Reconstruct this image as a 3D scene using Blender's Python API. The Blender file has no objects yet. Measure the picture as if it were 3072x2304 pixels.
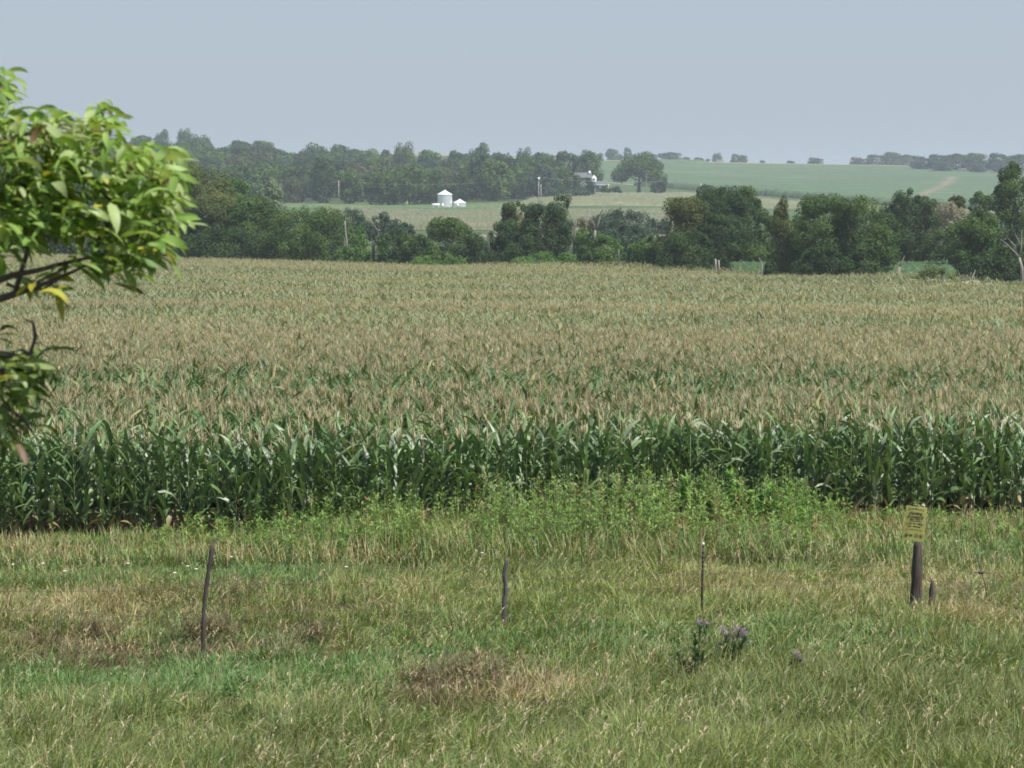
import bpy, math, random
import numpy as np
from mathutils import Vector, Matrix

# ------------------------------------------------------------------ camera, world, sun
S = bpy.context.scene
COL = S.collection
F = 6900.0                     # focal length in photograph pixels (3072 wide)
PITCH = math.atan((1152 - 555.6) / F)
cam_d = bpy.data.cameras.new("camera")
cam_d.sensor_width = 36.0
cam_d.lens = F / 3072 * 36.0
cam_d.clip_start = 0.1
cam_d.clip_end = 20000
cam_d.dof.use_dof = True
cam_d.dof.focus_distance = 60
cam_d.dof.aperture_fstop = 9.0
cam = bpy.data.objects.new("camera", cam_d)
COL.objects.link(cam)
cam.location = (0, 0, 0)
cam.rotation_euler = (math.pi / 2 - PITCH, 0, 0)
S.camera = cam

SUN_EL, SUN_ROT = math.radians(60), math.radians(128)
w = bpy.data.worlds.new("World")
S.world = w
w.use_nodes = True
nt = w.node_tree
bg = nt.nodes["Background"]
sky = nt.nodes.new("ShaderNodeTexSky")
sky.sky_type = 'NISHITA'
sky.sun_disc = False
sky.sun_elevation = SUN_EL
sky.sun_rotation = SUN_ROT
sky.altitude = 300
sky.air_density = 1.6
sky.dust_density = 1.6
sky.ozone_density = 1.5
# hazy summer sky: the physical sky mostly veiled by an even grey-blue
tcw = nt.nodes.new("ShaderNodeTexCoord"); sepw = nt.nodes.new("ShaderNodeSeparateXYZ")
rmp = nt.nodes.new("ShaderNodeValToRGB")
nt.links.new(tcw.outputs["Generated"], sepw.inputs[0]); nt.links.new(sepw.outputs[2], rmp.inputs[0])
rmp.color_ramp.elements[0].position = 0.0; rmp.color_ramp.elements[0].color = (.41, .50, .61, 1)
rmp.color_ramp.elements[1].position = 0.3; rmp.color_ramp.elements[1].color = (.335, .435, .565, 1)
sc1 = nt.nodes.new("ShaderNodeMix"); sc1.data_type = 'RGBA'; sc1.blend_type = 'MULTIPLY'; sc1.inputs[0].default_value = 1.0
sc1.clamp_result = False
sc1.inputs[7].default_value = (4.9, 4.9, 4.9, 1)
nt.links.new(rmp.outputs[0], sc1.inputs[6])
mxw = nt.nodes.new("ShaderNodeMix"); mxw.data_type = 'RGBA'; mxw.inputs[0].default_value = 0.9
nt.links.new(sky.outputs[0], mxw.inputs[6]); nt.links.new(sc1.outputs[2], mxw.inputs[7])
nt.links.new(mxw.outputs[2], bg.inputs[0])
bg.inputs[1].default_value = 0.10
sd = bpy.data.lights.new("sun", 'SUN')
sd.energy = 4.0
sd.angle = math.radians(0.6)
sd.color = (1.0, 0.95, 0.87)
sun = bpy.data.objects.new("sun", sd)
COL.objects.link(sun)
to_sun = Vector((math.sin(SUN_ROT) * math.cos(SUN_EL), math.cos(SUN_ROT) * math.cos(SUN_EL), math.sin(SUN_EL)))
sun.rotation_euler = to_sun.to_track_quat('Z', 'Y').to_euler()
S.view_settings.view_transform = 'Standard'
S.view_settings.look = 'None'
S.view_settings.gamma = 1.0
S.view_settings.exposure = 1.0
S.cycles.filter_width = 1.8
S.cycles.volume_bounces = 0
S.cycles.max_bounces = 6
S.cycles.transparent_max_bounces = 4

# ------------------------------------------------------------------ measuring
def slope(v):                   # rise per metre of depth of the sight line through photo row v
    return -math.tan(math.atan((v - 1152) / F) + PITCH)
def at(u, v, y):                # world point on the sight line of photo pixel (u, v) at depth y
    cx, cz = (u - 1536) / F, -(v - 1152) / F
    dy = math.cos(PITCH) + cz * math.sin(PITCH)
    dz = -math.sin(PITCH) + cz * math.cos(PITCH)
    return Vector((cx / dy * y, y, dz / dy * y))

def lattice(seed):
    return np.random.default_rng(seed).random((256, 256))
LAT = [lattice(i) for i in range(6)]
def vnoise(x, y, k=0):
    L = LAT[k % 6]
    xi, yi = np.floor(x).astype(int), np.floor(y).astype(int)
    fx, fy = x - xi, y - yi
    fx, fy = fx * fx * (3 - 2 * fx), fy * fy * (3 - 2 * fy)
    a, b = L[xi % 256, yi % 256], L[(xi + 1) % 256, yi % 256]
    c, d = L[xi % 256, (yi + 1) % 256], L[(xi + 1) % 256, (yi + 1) % 256]
    return (a * (1 - fx) + b * fx) * (1 - fy) + (c * (1 - fx) + d * fx) * fy
def fbm(x, y, k=0, o=3):
    s, a, t = 0, 1.0, 0
    for i in range(o):
        s = s + a * vnoise(x * 2 ** i + 17.3 * i, y * 2 ** i + 5.1 * i, k + i)
        t += a
        a *= 0.5
    return s / t

# ------------------------------------------------------------------ terrain
TU = np.array([-2500, 0, 420, 830, 1330, 1800, 2300, 3072, 5500.])
TD = np.array([230, 265, 300, 330, 400, 480, 650, 900, 1000, 1200, 1500, 2000, 2600, 9000.])
ROWS = {900: [618, 618, 622, 613, 622, 618, 625, 639, 639],
        1000: [604, 604, 608, 607, 604, 594, 607, 622, 622],
        1200: [562, 562, 556, 562, 576, 567, 579, 597, 597],
        1500: [500, 493, 472, 489, 521, 528, 537, 549, 549],
        2000: [465, 465, 458, 458, 461, 480, 488.5, 502, 502]}
def z_corn(x, y):
    xc = np.clip(x, -120, 110)
    return -7.55 + (y - 51) * (-0.0215 - 0.0000782 * xc)
EDGE_U = [-2500, 0, 694, 1528, 2083, 2778, 3072, 5500]
EDGE_D = [330, 330, 322, 300, 280, 252, 236, 200]
def edge_d(u):
    return np.interp(u, EDGE_U, EDGE_D)
TZ = np.zeros((len(TD), len(TU)))
for j, u in enumerate(TU):
    for i, d in enumerate(TD):
        x = (u - 1536) / F * d
        rt = min(max((u - 1500) / 500, 0), 1)
        if d <= 330:
            base = float(z_corn(np.array(x), np.array(float(d))))
            if d > edge_d(u):
                base = float(z_corn(np.array(x), np.array(edge_d(u)))) - 0.1
            rz = {230: base, 265: -11.3, 300: -10.9, 330: -11.2}[d]
            TZ[i, j] = base * (1 - rt) + rz * rt if d > edge_d(u) else base
        elif d == 400: TZ[i, j] = -11.2
        elif d == 480: TZ[i, j] = -9.9
        elif d == 650: TZ[i, j] = -9.2
        elif d in ROWS:
            TZ[i, j] = slope(ROWS[d][j]) * d
        elif d == 2600: TZ[i, j] = TZ[i - 1, j] - 2
        else: TZ[i, j] = TZ[i - 1, j] - 10
NY = np.array([-60, -3, 0, 2, 4, 7, 12, 16, 20, 25, 30, 34, 36, 40, 45, 51.])
NZ = np.array([-1.8, -1.8, -1.85, -2.15, -2.6, -3.3, -4.3, -4.95, -5.42, -5.98, -6.45, -6.75, -6.88, -7.12, -7.4, -7.55])
def H(x, y):
    x = np.asarray(x, float); y = np.asarray(y, float)
    ys = np.maximum(y, 1.0)
    u = 1536 + F * x / ys
    near = np.interp(y, NY, NZ)
    near = near - 0.28 * np.exp(-((x + 5) / 4.0) ** 2 - ((y - 32) / 3.5) ** 2)
    near = near + 0.25 * (fbm(x * 0.35 + 40, y * 0.35 + 40, 1) - 0.5) * np.clip((60 - y) / 10, 0, 1) * np.clip((y + 2) / 12, 0, 1)
    zc = z_corn(x, y)
    ui = np.clip(np.interp(u, TU, np.arange(len(TU))), 0, len(TU) - 1.001)
    di = np.clip(np.interp(ys, TD, np.arange(len(TD))), 0, len(TD) - 1.001)
    a, b = ui.astype(int), di.astype(int)
    fa, fb = ui - a, di - b
    t = (TZ[b, a] * (1 - fa) + TZ[b, a + 1] * fa) * (1 - fb) + (TZ[b + 1, a] * (1 - fa) + TZ[b + 1, a + 1] * fa) * fb
    z = np.where(y < 51, near, np.where(y < 229, zc, t))
    k = np.clip((y - 190) / 40, 0, 1)
    z = np.where((y >= 190) & (y < 232), zc * (1 - k) + t * k, z)
    z = z + np.where(y > 950, (fbm(x / 160, y / 160, 3) - 0.5) * np.clip((y - 950) / 600, 0, 1) * 1.2, 0)
    return z
def h(x, y):
    return float(H(np.array([x]), np.array([y]))[0])

# ------------------------------------------------------------------ mesh helpers
class Acc:
    def __init__(self):
        self.v, self.q, self.t, self.c, self.n = [], [], [], [], 0
    def add(self, v, q=None, t=None, c=(1, 1, 1)):
        v = np.asarray(v, float).reshape(-1, 3)
        self.v.append(v)
        if q is not None and len(q): self.q.append(np.asarray(q, int).reshape(-1, 4) + self.n)
        if t is not None and len(t): self.t.append(np.asarray(t, int).reshape(-1, 3) + self.n)
        c = np.asarray(c, float)
        self.c.append(np.broadcast_to(c, (len(v), 3)) if c.ndim == 1 else c)
        self.n += len(v)
    def tube(self, pts, rad, sides=6, c=(1, 1, 1)):
        pts = [Vector(p) for p in pts]
        if not hasattr(rad, '__len__'): rad = [rad] * len(pts)
        V = []
        for i, p in enumerate(pts):
            d = (pts[min(i + 1, len(pts) - 1)] - pts[max(i - 1, 0)]).normalized()
            a = d.cross(Vector((0, 0, 1)) if abs(d.z) < 0.9 else Vector((0, 1, 0))).normalized()
            b = d.cross(a)
            for k in range(sides):
                t = 2 * math.pi * k / sides
                V.append(p + rad[i] * (math.cos(t) * a + math.sin(t) * b))
        V += [pts[0], pts[-1]]
        n = len(pts)
        q = [(i * sides + k, i * sides + (k + 1) % sides, (i + 1) * sides + (k + 1) % sides, (i + 1) * sides + k)
             for i in range(n - 1) for k in range(sides)]
        t = [((k + 1) % sides, k, n * sides) for k in range(sides)]
        t += [((n - 1) * sides + k, (n - 1) * sides + (k + 1) % sides, n * sides + 1) for k in range(sides)]
        self.add([tuple(p) for p in V], q, t, c)
    def box(self, c, s, col=(1, 1, 1), rot=0):
        V = []
        cr, sr = math.cos(rot), math.sin(rot)
        for dx in (-1, 1):
            for dy in (-1, 1):
                for dz in (-1, 1):
                    x, y = dx * s[0] / 2, dy * s[1] / 2
                    V.append((c[0] + x * cr - y * sr, c[1] + x * sr + y * cr, c[2] + dz * s[2] / 2))
        self.add(V, [(0, 1, 3, 2), (4, 6, 7, 5), (0, 4, 5, 1), (2, 3, 7, 6), (0, 2, 6, 4), (1, 5, 7, 3)], None, col)
    def mesh(self, name, mat, smooth=False):
        me = bpy.data.meshes.new(name)
        v = np.concatenate(self.v)
        q = np.concatenate(self.q) if self.q else np.zeros((0, 4), int)
        t = np.concatenate(self.t) if self.t else np.zeros((0, 3), int)
        me.vertices.add(len(v)); me.vertices.foreach_set("co", v.astype(np.float32).ravel())
        nl = len(q) * 4 + len(t) * 3
        me.loops.add(nl)
        me.loops.foreach_set("vertex_index", np.concatenate([q.ravel(), t.ravel()]).astype(np.int32))
        me.polygons.add(len(q) + len(t))
        me.polygons.foreach_set("loop_start", np.concatenate([np.arange(len(q)) * 4, len(q) * 4 + np.arange(len(t)) * 3]).astype(np.int32))
        me.update(calc_edges=True)
        c = np.ones((len(v), 4), np.float32); c[:, :3] = np.clip(np.concatenate(self.c), 0, 1)
        at_ = me.color_attributes.new("col", 'BYTE_COLOR', 'POINT')
        at_.data.foreach_set("color", c.ravel())
        if smooth: me.polygons.foreach_set("use_smooth", np.ones(len(me.polygons), bool))
        if mat: me.materials.append(mat)
        me.update()
        return me
    def build(self, name, mat, parent=None, smooth=False):
        o = bpy.data.objects.new(name, self.mesh(name, mat, smooth))
        COL.objects.link(o)
        if parent: o.parent = parent
        return o
def tag(o, label=None, cat=None, group=None, kind=None):
    if label: o['label'] = label
    if cat: o['category'] = cat
    if group: o['group'] = group
    if kind: o['kind'] = kind
    return o
def thing(name, loc, label, cat, group=None, rz=0):
    o = bpy.data.objects.new(name, None); COL.objects.link(o)
    o.location = loc; o.rotation_euler = (0, 0, rz)
    o.empty_display_size = 0.3
    return tag(o, label, cat, group)
def inst(mesh, name, parent=None, loc=(0, 0, 0), rz=0, sc=(1, 1, 1)):
    o = bpy.data.objects.new(name, mesh); COL.objects.link(o)
    o.location = loc; o.rotation_euler = (0, 0, rz); o.scale = sc
    if parent: o.parent = parent
    return o

def ribbons(acc, base, az, L, W, th0, th1, seg, col, fold=0.0, prof=None, twist=0.0, power=1.0, tipcol=None):
    """many blades at once: each starts at base, leans by th0 from the vertical and ends leaning by th1"""
    N = len(base)
    if N == 0: return
    z1 = np.zeros(N)
    az, L, W, th0, th1, twist = [np.asarray(a) + z1 for a in (az, L, W, th0, th1, twist)]
    r, z = np.zeros(N), np.zeros(N)
    ca, sa = np.cos(az), np.sin(az)
    cols = 3 if fold else 2
    secs = []
    for i in range(seg + 1):
        t = i / seg
        if i:
            th = th0 + (th1 - th0) * ((i - 0.5) / seg) ** power
            r = r + np.sin(th) * L / seg; z = z + np.cos(th) * L / seg
        th = th0 + (th1 - th0) * t ** power
        c = np.stack([base[:, 0] + ca * r, base[:, 1] + sa * r, base[:, 2] + z], 1)
        pw = (prof(t) if prof else (1 - t ** 2.2) * (0.6 + 0.8 * min(t * 3, 1) - 0.4 * t)) * W
        tw = twist * t
        side = np.stack([-sa * np.cos(tw) - ca * np.sin(tw) * np.cos(th), ca * np.cos(tw) - sa * np.sin(tw) * np.cos(th), np.sin(tw) * np.sin(th)], 1)
        up = np.stack([-ca * np.cos(th), -sa * np.cos(th), np.sin(th)], 1)
        if i == seg:
            secs.append([c])
        elif fold:
            secs.append([c - side * (pw / 2)[:, None] + up * (pw * fold)[:, None], c, c + side * (pw / 2)[:, None] + up * (pw * fold)[:, None]])
        else:
            secs.append([c - side * (pw / 2)[:, None], c + side * (pw / 2)[:, None]])
    V = np.stack([p for s in secs for p in s], 1)         # N, nv, 3
    nv = V.shape[1]
    q, t = [], []
    for i in range(seg - 1):
        for k in range(cols - 1):
            a = i * cols + k
            q.append((a, a + 1, a + cols + 1, a + cols))
    a = (seg - 1) * cols
    for k in range(cols - 1): t.append((a + k, a + k + 1, nv - 1))
    off = (np.arange(N) * nv)[:, None, None]
    q = (np.array(q, int).reshape(-1, 4)[None] + off).reshape(-1, 4) if q else None
    t = (np.array(t, int)[None] + off).reshape(-1, 3)
    col = np.broadcast_to(np.asarray(col, float), (N, 3))
    C = np.repeat(col[:, None, :], nv, 1)
    if tipcol is not None:
        C = C.copy(); tc = np.broadcast_to(np.asarray(tipcol, float), (N, 3))
        C[:, -1] = tc; C[:, -cols - 1:-1] = 0.5 * C[:, -cols - 1:-1] + 0.5 * tc[:, None]
    acc.add(V.reshape(-1, 3), q, t, C.reshape(-1, 3))

# ------------------------------------------------------------------ materials
def mat(name, base=(1, 1, 1), rough=0.6, spec=0.3, metal=0.0, attr=True, trans=0.0, noise=None, bump=0.0, bscale=5.0, vary=0.0):
    m = bpy.data.materials.new(name); m.use_nodes = True
    n, l = m.node_tree.nodes, m.node_tree.links
    p = n["Principled BSDF"]; out = n["Material Output"]
    p.inputs["Roughness"].default_value = rough
    p.inputs["Specular IOR Level"].default_value = spec
    p.inputs["Metallic"].default_value = metal
    mul = n.new("ShaderNodeMix"); mul.data_type = 'RGBA'; mul.blend_type = 'MULTIPLY'; mul.inputs[0].default_value = 1.0
    mul.inputs[7].default_value = (*base, 1)
    if attr:
        a = n.new("ShaderNodeVertexColor"); a.layer_name = "col"
        l.new(a.outputs[0], mul.inputs[6])
    else:
        mul.inputs[6].default_value = (1, 1, 1, 1)
    res = mul.outputs[2]
    if noise:                       # (scale vec, low, high): natural mottling of the surface's own colour
        tc = n.new("ShaderNodeTexCoord"); mp = n.new("ShaderNodeMapping"); nz = n.new("ShaderNodeTexNoise")
        mp.inputs["Scale"].default_value = noise[0]; nz.inputs["Scale"].default_value = 1.0; nz.inputs["Detail"].default_value = 5
        l.new(tc.outputs["Object"], mp.inputs[0]); l.new(mp.outputs[0], nz.inputs[0])
        mr = n.new("ShaderNodeMapRange"); mr.inputs[1].default_value = 0.3; mr.inputs[2].default_value = 0.7
        mr.inputs[3].default_value = noise[1]; mr.inputs[4].default_value = noise[2]
        l.new(nz.outputs[0], mr.inputs[0])
        m2 = n.new("ShaderNodeMix"); m2.data_type = 'RGBA'; m2.blend_type = 'MULTIPLY'; m2.inputs[0].default_value = 1.0
        l.new(res, m2.inputs[6]); l.new(mr.outputs[0], m2.inputs[7]); res = m2.outputs[2]
        if bump:
            b = n.new("ShaderNodeBump"); b.inputs[0].default_value = bump; b.inputs["Distance"].default_value = bscale
            l.new(nz.outputs[0], b.inputs["Height"]); l.new(b.outputs[0], p.inputs["Normal"])
    if vary:
        oi = n.new("ShaderNodeObjectInfo"); mr = n.new("ShaderNodeMapRange")
        mr.inputs[3].default_value = 1 - vary; mr.inputs[4].default_value = 1 + vary
        l.new(oi.outputs["Random"], mr.inputs[0])
        m3 = n.new("ShaderNodeMix"); m3.data_type = 'RGBA'; m3.blend_type = 'MULTIPLY'; m3.inputs[0].default_value = 1.0
        l.new(res, m3.inputs[6]); l.new(mr.outputs[0], m3.inputs[7]); res = m3.outputs[2]
    l.new(res, p.inputs["Base Color"])
    if trans:
        tr = n.new("ShaderNodeBsdfTranslucent"); mx = n.new("ShaderNodeMixShader")
        ty = n.new("ShaderNodeMix"); ty.data_type = 'RGBA'; ty.blend_type = 'MULTIPLY'; ty.inputs[0].default_value = 1.0
        ty.inputs[7].default_value = (1.25, 1.2, 0.55, 1)
        l.new(res, ty.inputs[6]); l.new(ty.outputs[2], tr.inputs[0])
        mx.inputs[0].default_value = trans
        l.new(p.outputs[0], mx.inputs[1]); l.new(tr.outputs[0], mx.inputs[2]); l.new(mx.outputs[0], out.inputs[0])
    return m
M_grass = mat("grass_blade", rough=0.5, spec=0.35, trans=0.3)
M_corn = mat("corn_leaf", rough=0.47, spec=0.55, trans=0.2)
M_dry = mat("dry_tassel", rough=0.8, spec=0.1, trans=0.15)
M_leaf = mat("tree_leaves", rough=0.7, spec=0.15, trans=0.25)
M_far = mat("far_leaves", rough=0.8, spec=0.1, trans=0.2, vary=0.12)
M_near = mat("near_leaves", rough=0.5, spec=0.35, trans=0.38)
M_bark = mat("bark", rough=0.9, spec=0.1, noise=((3, 3, 1.0), 0.6, 1.2))
M_post = mat("weathered_wood", rough=0.95, spec=0.08, noise=((60, 60, 4.0), 0.4, 1.5), bump=0.6, bscale=0.01)
M_steel = mat("rusty_steel", rough=0.7, spec=0.3, noise=((40, 40, 10), 0.6, 1.3))
M_ground = mat("ground_cover", rough=0.95, spec=0.05, noise=((0.35, 0.35, 0.35), 0.72, 1.2), bump=0.0)
M_field = mat("crop_canopy", rough=0.9, spec=0.1, noise=((0.06, 0.14, 0.1), 0.8, 1.18))
M_paint = mat("plain_paint", rough=0.6, spec=0.3)

# ------------------------------------------------------------------ ground, one sheet to the horizon
LUSH = np.array([.100, .210, .058]); YGRN = np.array([.205, .265, .075]); OLIV = np.array([.135, .180, .056])
TAN = np.array([.36, .30, .16]); BRWN = np.array([.14, .10, .062])
def ground_mesh():
    ys = np.concatenate([np.linspace(-60, 15, 26)[:-1], np.linspace(15, 56, 90)[:-1], np.linspace(56, 229, 60)[:-1], [229.5],
                         np.geomspace(231, 9000, 200)])
    ss = np.concatenate([np.linspace(-6, -1.0, 20)[:-1], np.linspace(-1.0, 1.0, 180), np.linspace(1.0, 6, 20)[1:]])
    half = 6 + 0.25 * np.maximum(ys, 0)
    X = ss[None] * half[:, None]; Y = np.repeat(ys[:, None], len(ss), 1)
    Z = H(X, Y)
    U = 1536 + F * X / np.maximum(Y, 1)
    n1 = fbm(X / 3.0, Y / 3.0, 2)[..., None]
    near = np.array([.075, .085, .035]) * (0.8 + 0.5 * n1)
    corn = np.array([.055, .045, .03])
    mid = np.array([.065, .10, .046]) * (0.85 + 0.3 * fbm(X / 25, Y / 25, 1)[..., None])
    tanf = np.array([.23, .215, .14])
    C = np.where((Y < 49)[..., None], near, np.where((Y < edge_d(U))[..., None], corn, mid))
    wood = (Y > 980) & (U < 1790 + 0 * U)
    C = np.where(wood[..., None], np.array([.05, .07, .035]), C)
    top = (Y > 1960)
    C = np.where(top[..., None], np.array([.30, .25, .155]), C)
    a = Acc()
    r, c = X.shape
    i = np.arange(r * c).reshape(r, c)
    q = np.stack([i[:-1, :-1], i[:-1, 1:], i[1:, 1:], i[1:, :-1]], -1).reshape(-1, 4)
    a.add(np.stack([X, Y, Z], -1).reshape(-1, 3), q, None, C.reshape(-1, 3))
    o = a.build("ground", M_ground, smooth=True)
    tag(o, kind='structure')
ground_mesh()

# ------------------------------------------------------------------ distant fields: raised crop canopies lying on the land
def field(name, u0, u1, d0, d1, col, col2, height, label, seed=0, nu=160, nd=120, rough=0.25, streak=(30, 6), mask=None, kind='stuff'):
    """u0/u1: (at d0, at d1) sides; d0/d1: near and far edge depth as a function of the side position"""
    rng = np.random.default_rng(seed)
    s = np.linspace(0, 1, nu); t = np.linspace(0, 1, nd)
    Sg, Tg = np.meshgrid(s, t)
    D0 = np.interp(Sg, np.linspace(0, 1, len(d0)), d0); D1 = np.interp(Sg, np.linspace(0, 1, len(d1)), d1)
    Y = D0 + (D1 - D0) * Tg
    U = (u0[0] * (1 - Tg) + u0[1] * Tg) * (1 - Sg) + (u1[0] * (1 - Tg) + u1[1] * Tg) * Sg
    X = (U - 1536) / F * Y
    Z = H(X, Y) + height
    edge = (Sg < 1e-6) | (Sg > 1 - 1e-6) | (Tg < 1e-6) | (Tg > 1 - 1e-6)
    jit = rng.normal(0, 1, X.shape)
    Z = np.where(edge, Z - height - 0.3, Z + jit * rough * height)
    n = fbm(X / streak[0] + seed, Y / streak[1], seed)
    n = np.clip((n - 0.3) / 0.4, 0, 1)[..., None]
    C = np.array(col) * (1 - n) + np.array(col2) * n
    C = C * (1 + 0.10 * rng.normal(0, 1, X.shape))[..., None]
    if mask: C = mask(X, Y, U, C)
    i = np.arange(nu * nd).reshape(nd, nu)
    q = np.stack([i[:-1, :-1], i[:-1, 1:], i[1:, 1:], i[1:, :-1]], -1).reshape(-1, 4)
    a = Acc(); a.add(np.stack([X, Y, Z], -1).reshape(-1, 3), q, None, C.reshape(-1, 3))
    o = a.build(name, M_field)
    tag(o, label, kind=kind)
    return o
def bean_mask(X, Y, U, C):
    # washed-out bare gully running up the bean field
    cu = np.interp(Y, [1180, 1300, 1420, 1700], [2748, 2790, 2830, 2860])
    k = np.clip(1 - np.abs(U - cu) / 26 + .5 * (fbm(X / 6, Y / 12, 1) - .5), 0, 1) * ((Y > 1190) & (Y < 1640)) * .75
    k = k[..., None]
    return C * (1 - k) + np.array([.19, .15, .11]) * k
BD = [1340, 1200, 1035, 955, 930]          # foot of the bean hillside, from u 1800 to 3400
def sh(L, k): return [v + k for v in L]
field("bean_field", (1800, 1800), (3400, 3400), BD, [1900, 1930, 1930, 1900, 1850],
      (.058, .096, .050), (.088, .132, .070), 0.3, "smooth blue-green bean field covering the far hillside", 1, 420, 260, 0.35, (60, 10), bean_mask)
field("dry_margin", (1800, 1800), (3400, 3400), sh(BD, -16), sh(BD, -2), (.22, .19, .13), (.17, .17, .10), 0.3, "pale dry margin along the foot of the bean hillside", 9, 240, 6, .2, (30, 8))
field("corn_strip", (1900, 1900), (3400, 3400), sh(BD, -62), sh(BD, -17),
      (.05, .085, .042), (.075, .11, .055), 2.6, "dark green strip of corn along the foot of the bean hillside", 3, 260, 14, 0.15, (20, 8))
field("corn_field", (1540, 1620), (3400, 3400), [905, 905, 890, 860, 840], [1060, 1130, 960, 895, 870],
      (.155, .155, .095), (.115, .135, .075), 0.8, "pale tan corn field below the bean hillside", 2, 280, 70, 0.3, (30, 7))
field("corn_field", (1000, 960), (2080, 2010), [500, 505, 505, 500], [790, 770, 760, 800],
      (.135, .135, .085), (.105, .125, .075), 0.7, "grey-tan corn field on the valley floor behind the creek trees", 4, 260, 130, 0.35, (16, 4))
field("pasture", (600, 700), (1560, 1620), [810, 850, 830], [905, 900, 960],
      (.065, .115, .05), (.12, .145, .07), 0.3, "rough green pasture around the two grain bins", 5, 220, 60, 0.6, (25, 8))
field("bean_field", (2060, 2060), (3300, 3300), [268, 262, 252, 240], [312, 312, 312, 312],
      (.042, .078, .034), (.060, .100, .045), 0.6, "low green bean field between the creek trees", 6, 300, 90, 0.3, (6, 2))
field("stubble_field", (900, 900), (1700, 1700), [1930, 1940], [2300, 2300],
      (.24, .21, .14), (.20, .19, .12), 0.5, "pale ripe field on the skyline above the wooded hill", 7, 120, 60, 0.1, (80, 30))
field("corn_strip", (1860, 1860), (2120, 2110), [1925, 1930], [1990, 1990],
      (.07, .11, .06), (.09, .13, .07), 1.6, "dark corn strip on the hill crest behind the willow", 8, 60, 14, 0.1, (80, 30))
field("lane", (900, 900), (2100, 2100), [452, 452], [476, 476], (.17, .15, .12), (.14, .125, .10), 0.06, None, 10, 60, 5, 0, (8, 3), kind='structure')

# ------------------------------------------------------------------ trees
def crown(acc, rng, blobs, n, size, cols, fill=0.5, flat=0.5):
    B = np.array(blobs, float)
    wgt = (B[:, 3] * B[:, 5]) ** 0.9; wgt /= wgt.sum()
    k = rng.choice(len(B), n, p=wgt)
    d = rng.normal(0, 1, (n, 3)); d /= np.linalg.norm(d, axis=1)[:, None]
    r = np.where(rng.random(n) < fill, rng.random(n) ** 0.4, 0.82 + 0.22 * rng.random(n))
    lump = 1 + 0.22 * (vnoise(d[:, 0] * 3 + k * 7.1 + 50, d[:, 2] * 3 + d[:, 1] * 2 + 50, 1) - 0.5) * 2
    c = B[k, :3] + d * B[k, 3:6] * (r * lump)[:, None]
    nrm = d * 0.8 + rng.normal(0, 0.55, (n, 3)) + np.array([0, 0, flat]); nrm /= np.linalg.norm(nrm, axis=1)[:, None]
    a = np.cross(nrm, rng.normal(0, 1, (n, 3))); a /= np.linalg.norm(a, axis=1)[:, None]
    b = np.cross(nrm, a)
    s = size * (0.55 + 0.9 * rng.random(n))[:, None]
    V = np.stack([c - a * s * .5, c - b * s * .33 + a * s * .05 + nrm * s * .1, c + a * s * .5, c + b * s * .33 - nrm * s * .05], 1)
    q = np.arange(n * 4).reshape(n, 4)
    cols = np.array(cols, float)
    bt = rng.random(len(B))[k] * (len(cols) - 1)
    m = np.clip(bt + rng.normal(0, 0.35, n), 0, len(cols) - 1.001); mi = m.astype(int); f = (m - mi)[:, None]
    C = (cols[mi] * (1 - f) + cols[mi + 1] * f) * (0.9 + 0.2 * rng.random(n))[:, None]
    acc.add(V.reshape(-1, 3), q, None, np.repeat(C, 4, 0))

def blobset(rng, W, Ht, kind):
    """lobes of a crown W wide and Ht tall, standing on z=0"""
    B = []
    if kind == 'round':
        B.append((0, 0, Ht * .50, W * .38, W * .36, Ht * .42))
        for i in range(22):
            a = rng.random() * 6.28; e = rng.uniform(-1.1, 1.35)
            rr = rng.uniform(.12, .22) * W
            B.append((math.cos(a) * math.cos(e) ** .7 * W * .38, math.sin(a) * math.cos(e) ** .7 * W * .34, Ht * (.48 + .42 * math.sin(e)), rr, rr, min(rr * .8, Ht * .16)))
    elif kind == 'low':
        B.append((0, 0, Ht * .4, W * .4, W * .3, Ht * .42))
        for i in range(20):
            x = rng.uniform(-.46, .46)
            rr = rng.uniform(.10, .18) * W
            B.append((x * W, rng.uniform(-.25, .25) * W, Ht * rng.uniform(.15, .9) * (1 - 1.3 * x * x), rr, rr, min(rr, Ht * .2)))
    elif kind == 'slim':
        for i in range(13):
            t = i / 12
            rr = W * .55 * (0.95 - 0.7 * t ** 1.4) * rng.uniform(.75, 1.1)
            B.append((rng.uniform(-.16, .16) * W, rng.uniform(-.16, .16) * W, Ht * (.12 + .8 * t), rr, rr, Ht * .11))
    elif kind == 'open':
        for i in range(20):
            a = rng.random() * 6.28; t = rng.random()
            rr = rng.uniform(.12, .22) * W
            R = W * .36 * (0.75 + .5 * t if t < .6 else 1.65 - 1.1 * t)
            B.append((math.cos(a) * R, math.sin(a) * R, Ht * (.12 + .80 * t), rr, rr, min(rr * .95, Ht * .18)))
        B.append((0, 0, Ht * .45, W * .28, W * .28, Ht * .38))
    elif kind == 'willow':
        B.append((0, 0, Ht * .6, W * .33, W * .33, Ht * .3))
        for i in range(26):
            a = rng.random() * 6.28; t = rng.random() ** .6
            B.append((math.cos(a) * W * .36 * (1.08 - .5 * t), math.sin(a) * W * .33 * (1.08 - .5 * t), Ht * (.24 + .6 * t), W * .16, W * .16, Ht * .18))
    if kind in ('round', 'open', 'low'):      # sprigs breaking the outline
        for i in range(9):
            x = rng.uniform(-.36, .36); rr = rng.uniform(.04, .08) * W
            top = Ht * (.90 - 1.6 * x * x * (1.1 if kind == 'low' else 1)) + rng.uniform(-.05, .04) * Ht
            B.append((x * W * 1.02, rng.uniform(-.2, .2) * W, max(top, .15 * Ht), rr, rr, rr * rng.uniform(1, 1.7)))
    return B

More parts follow.
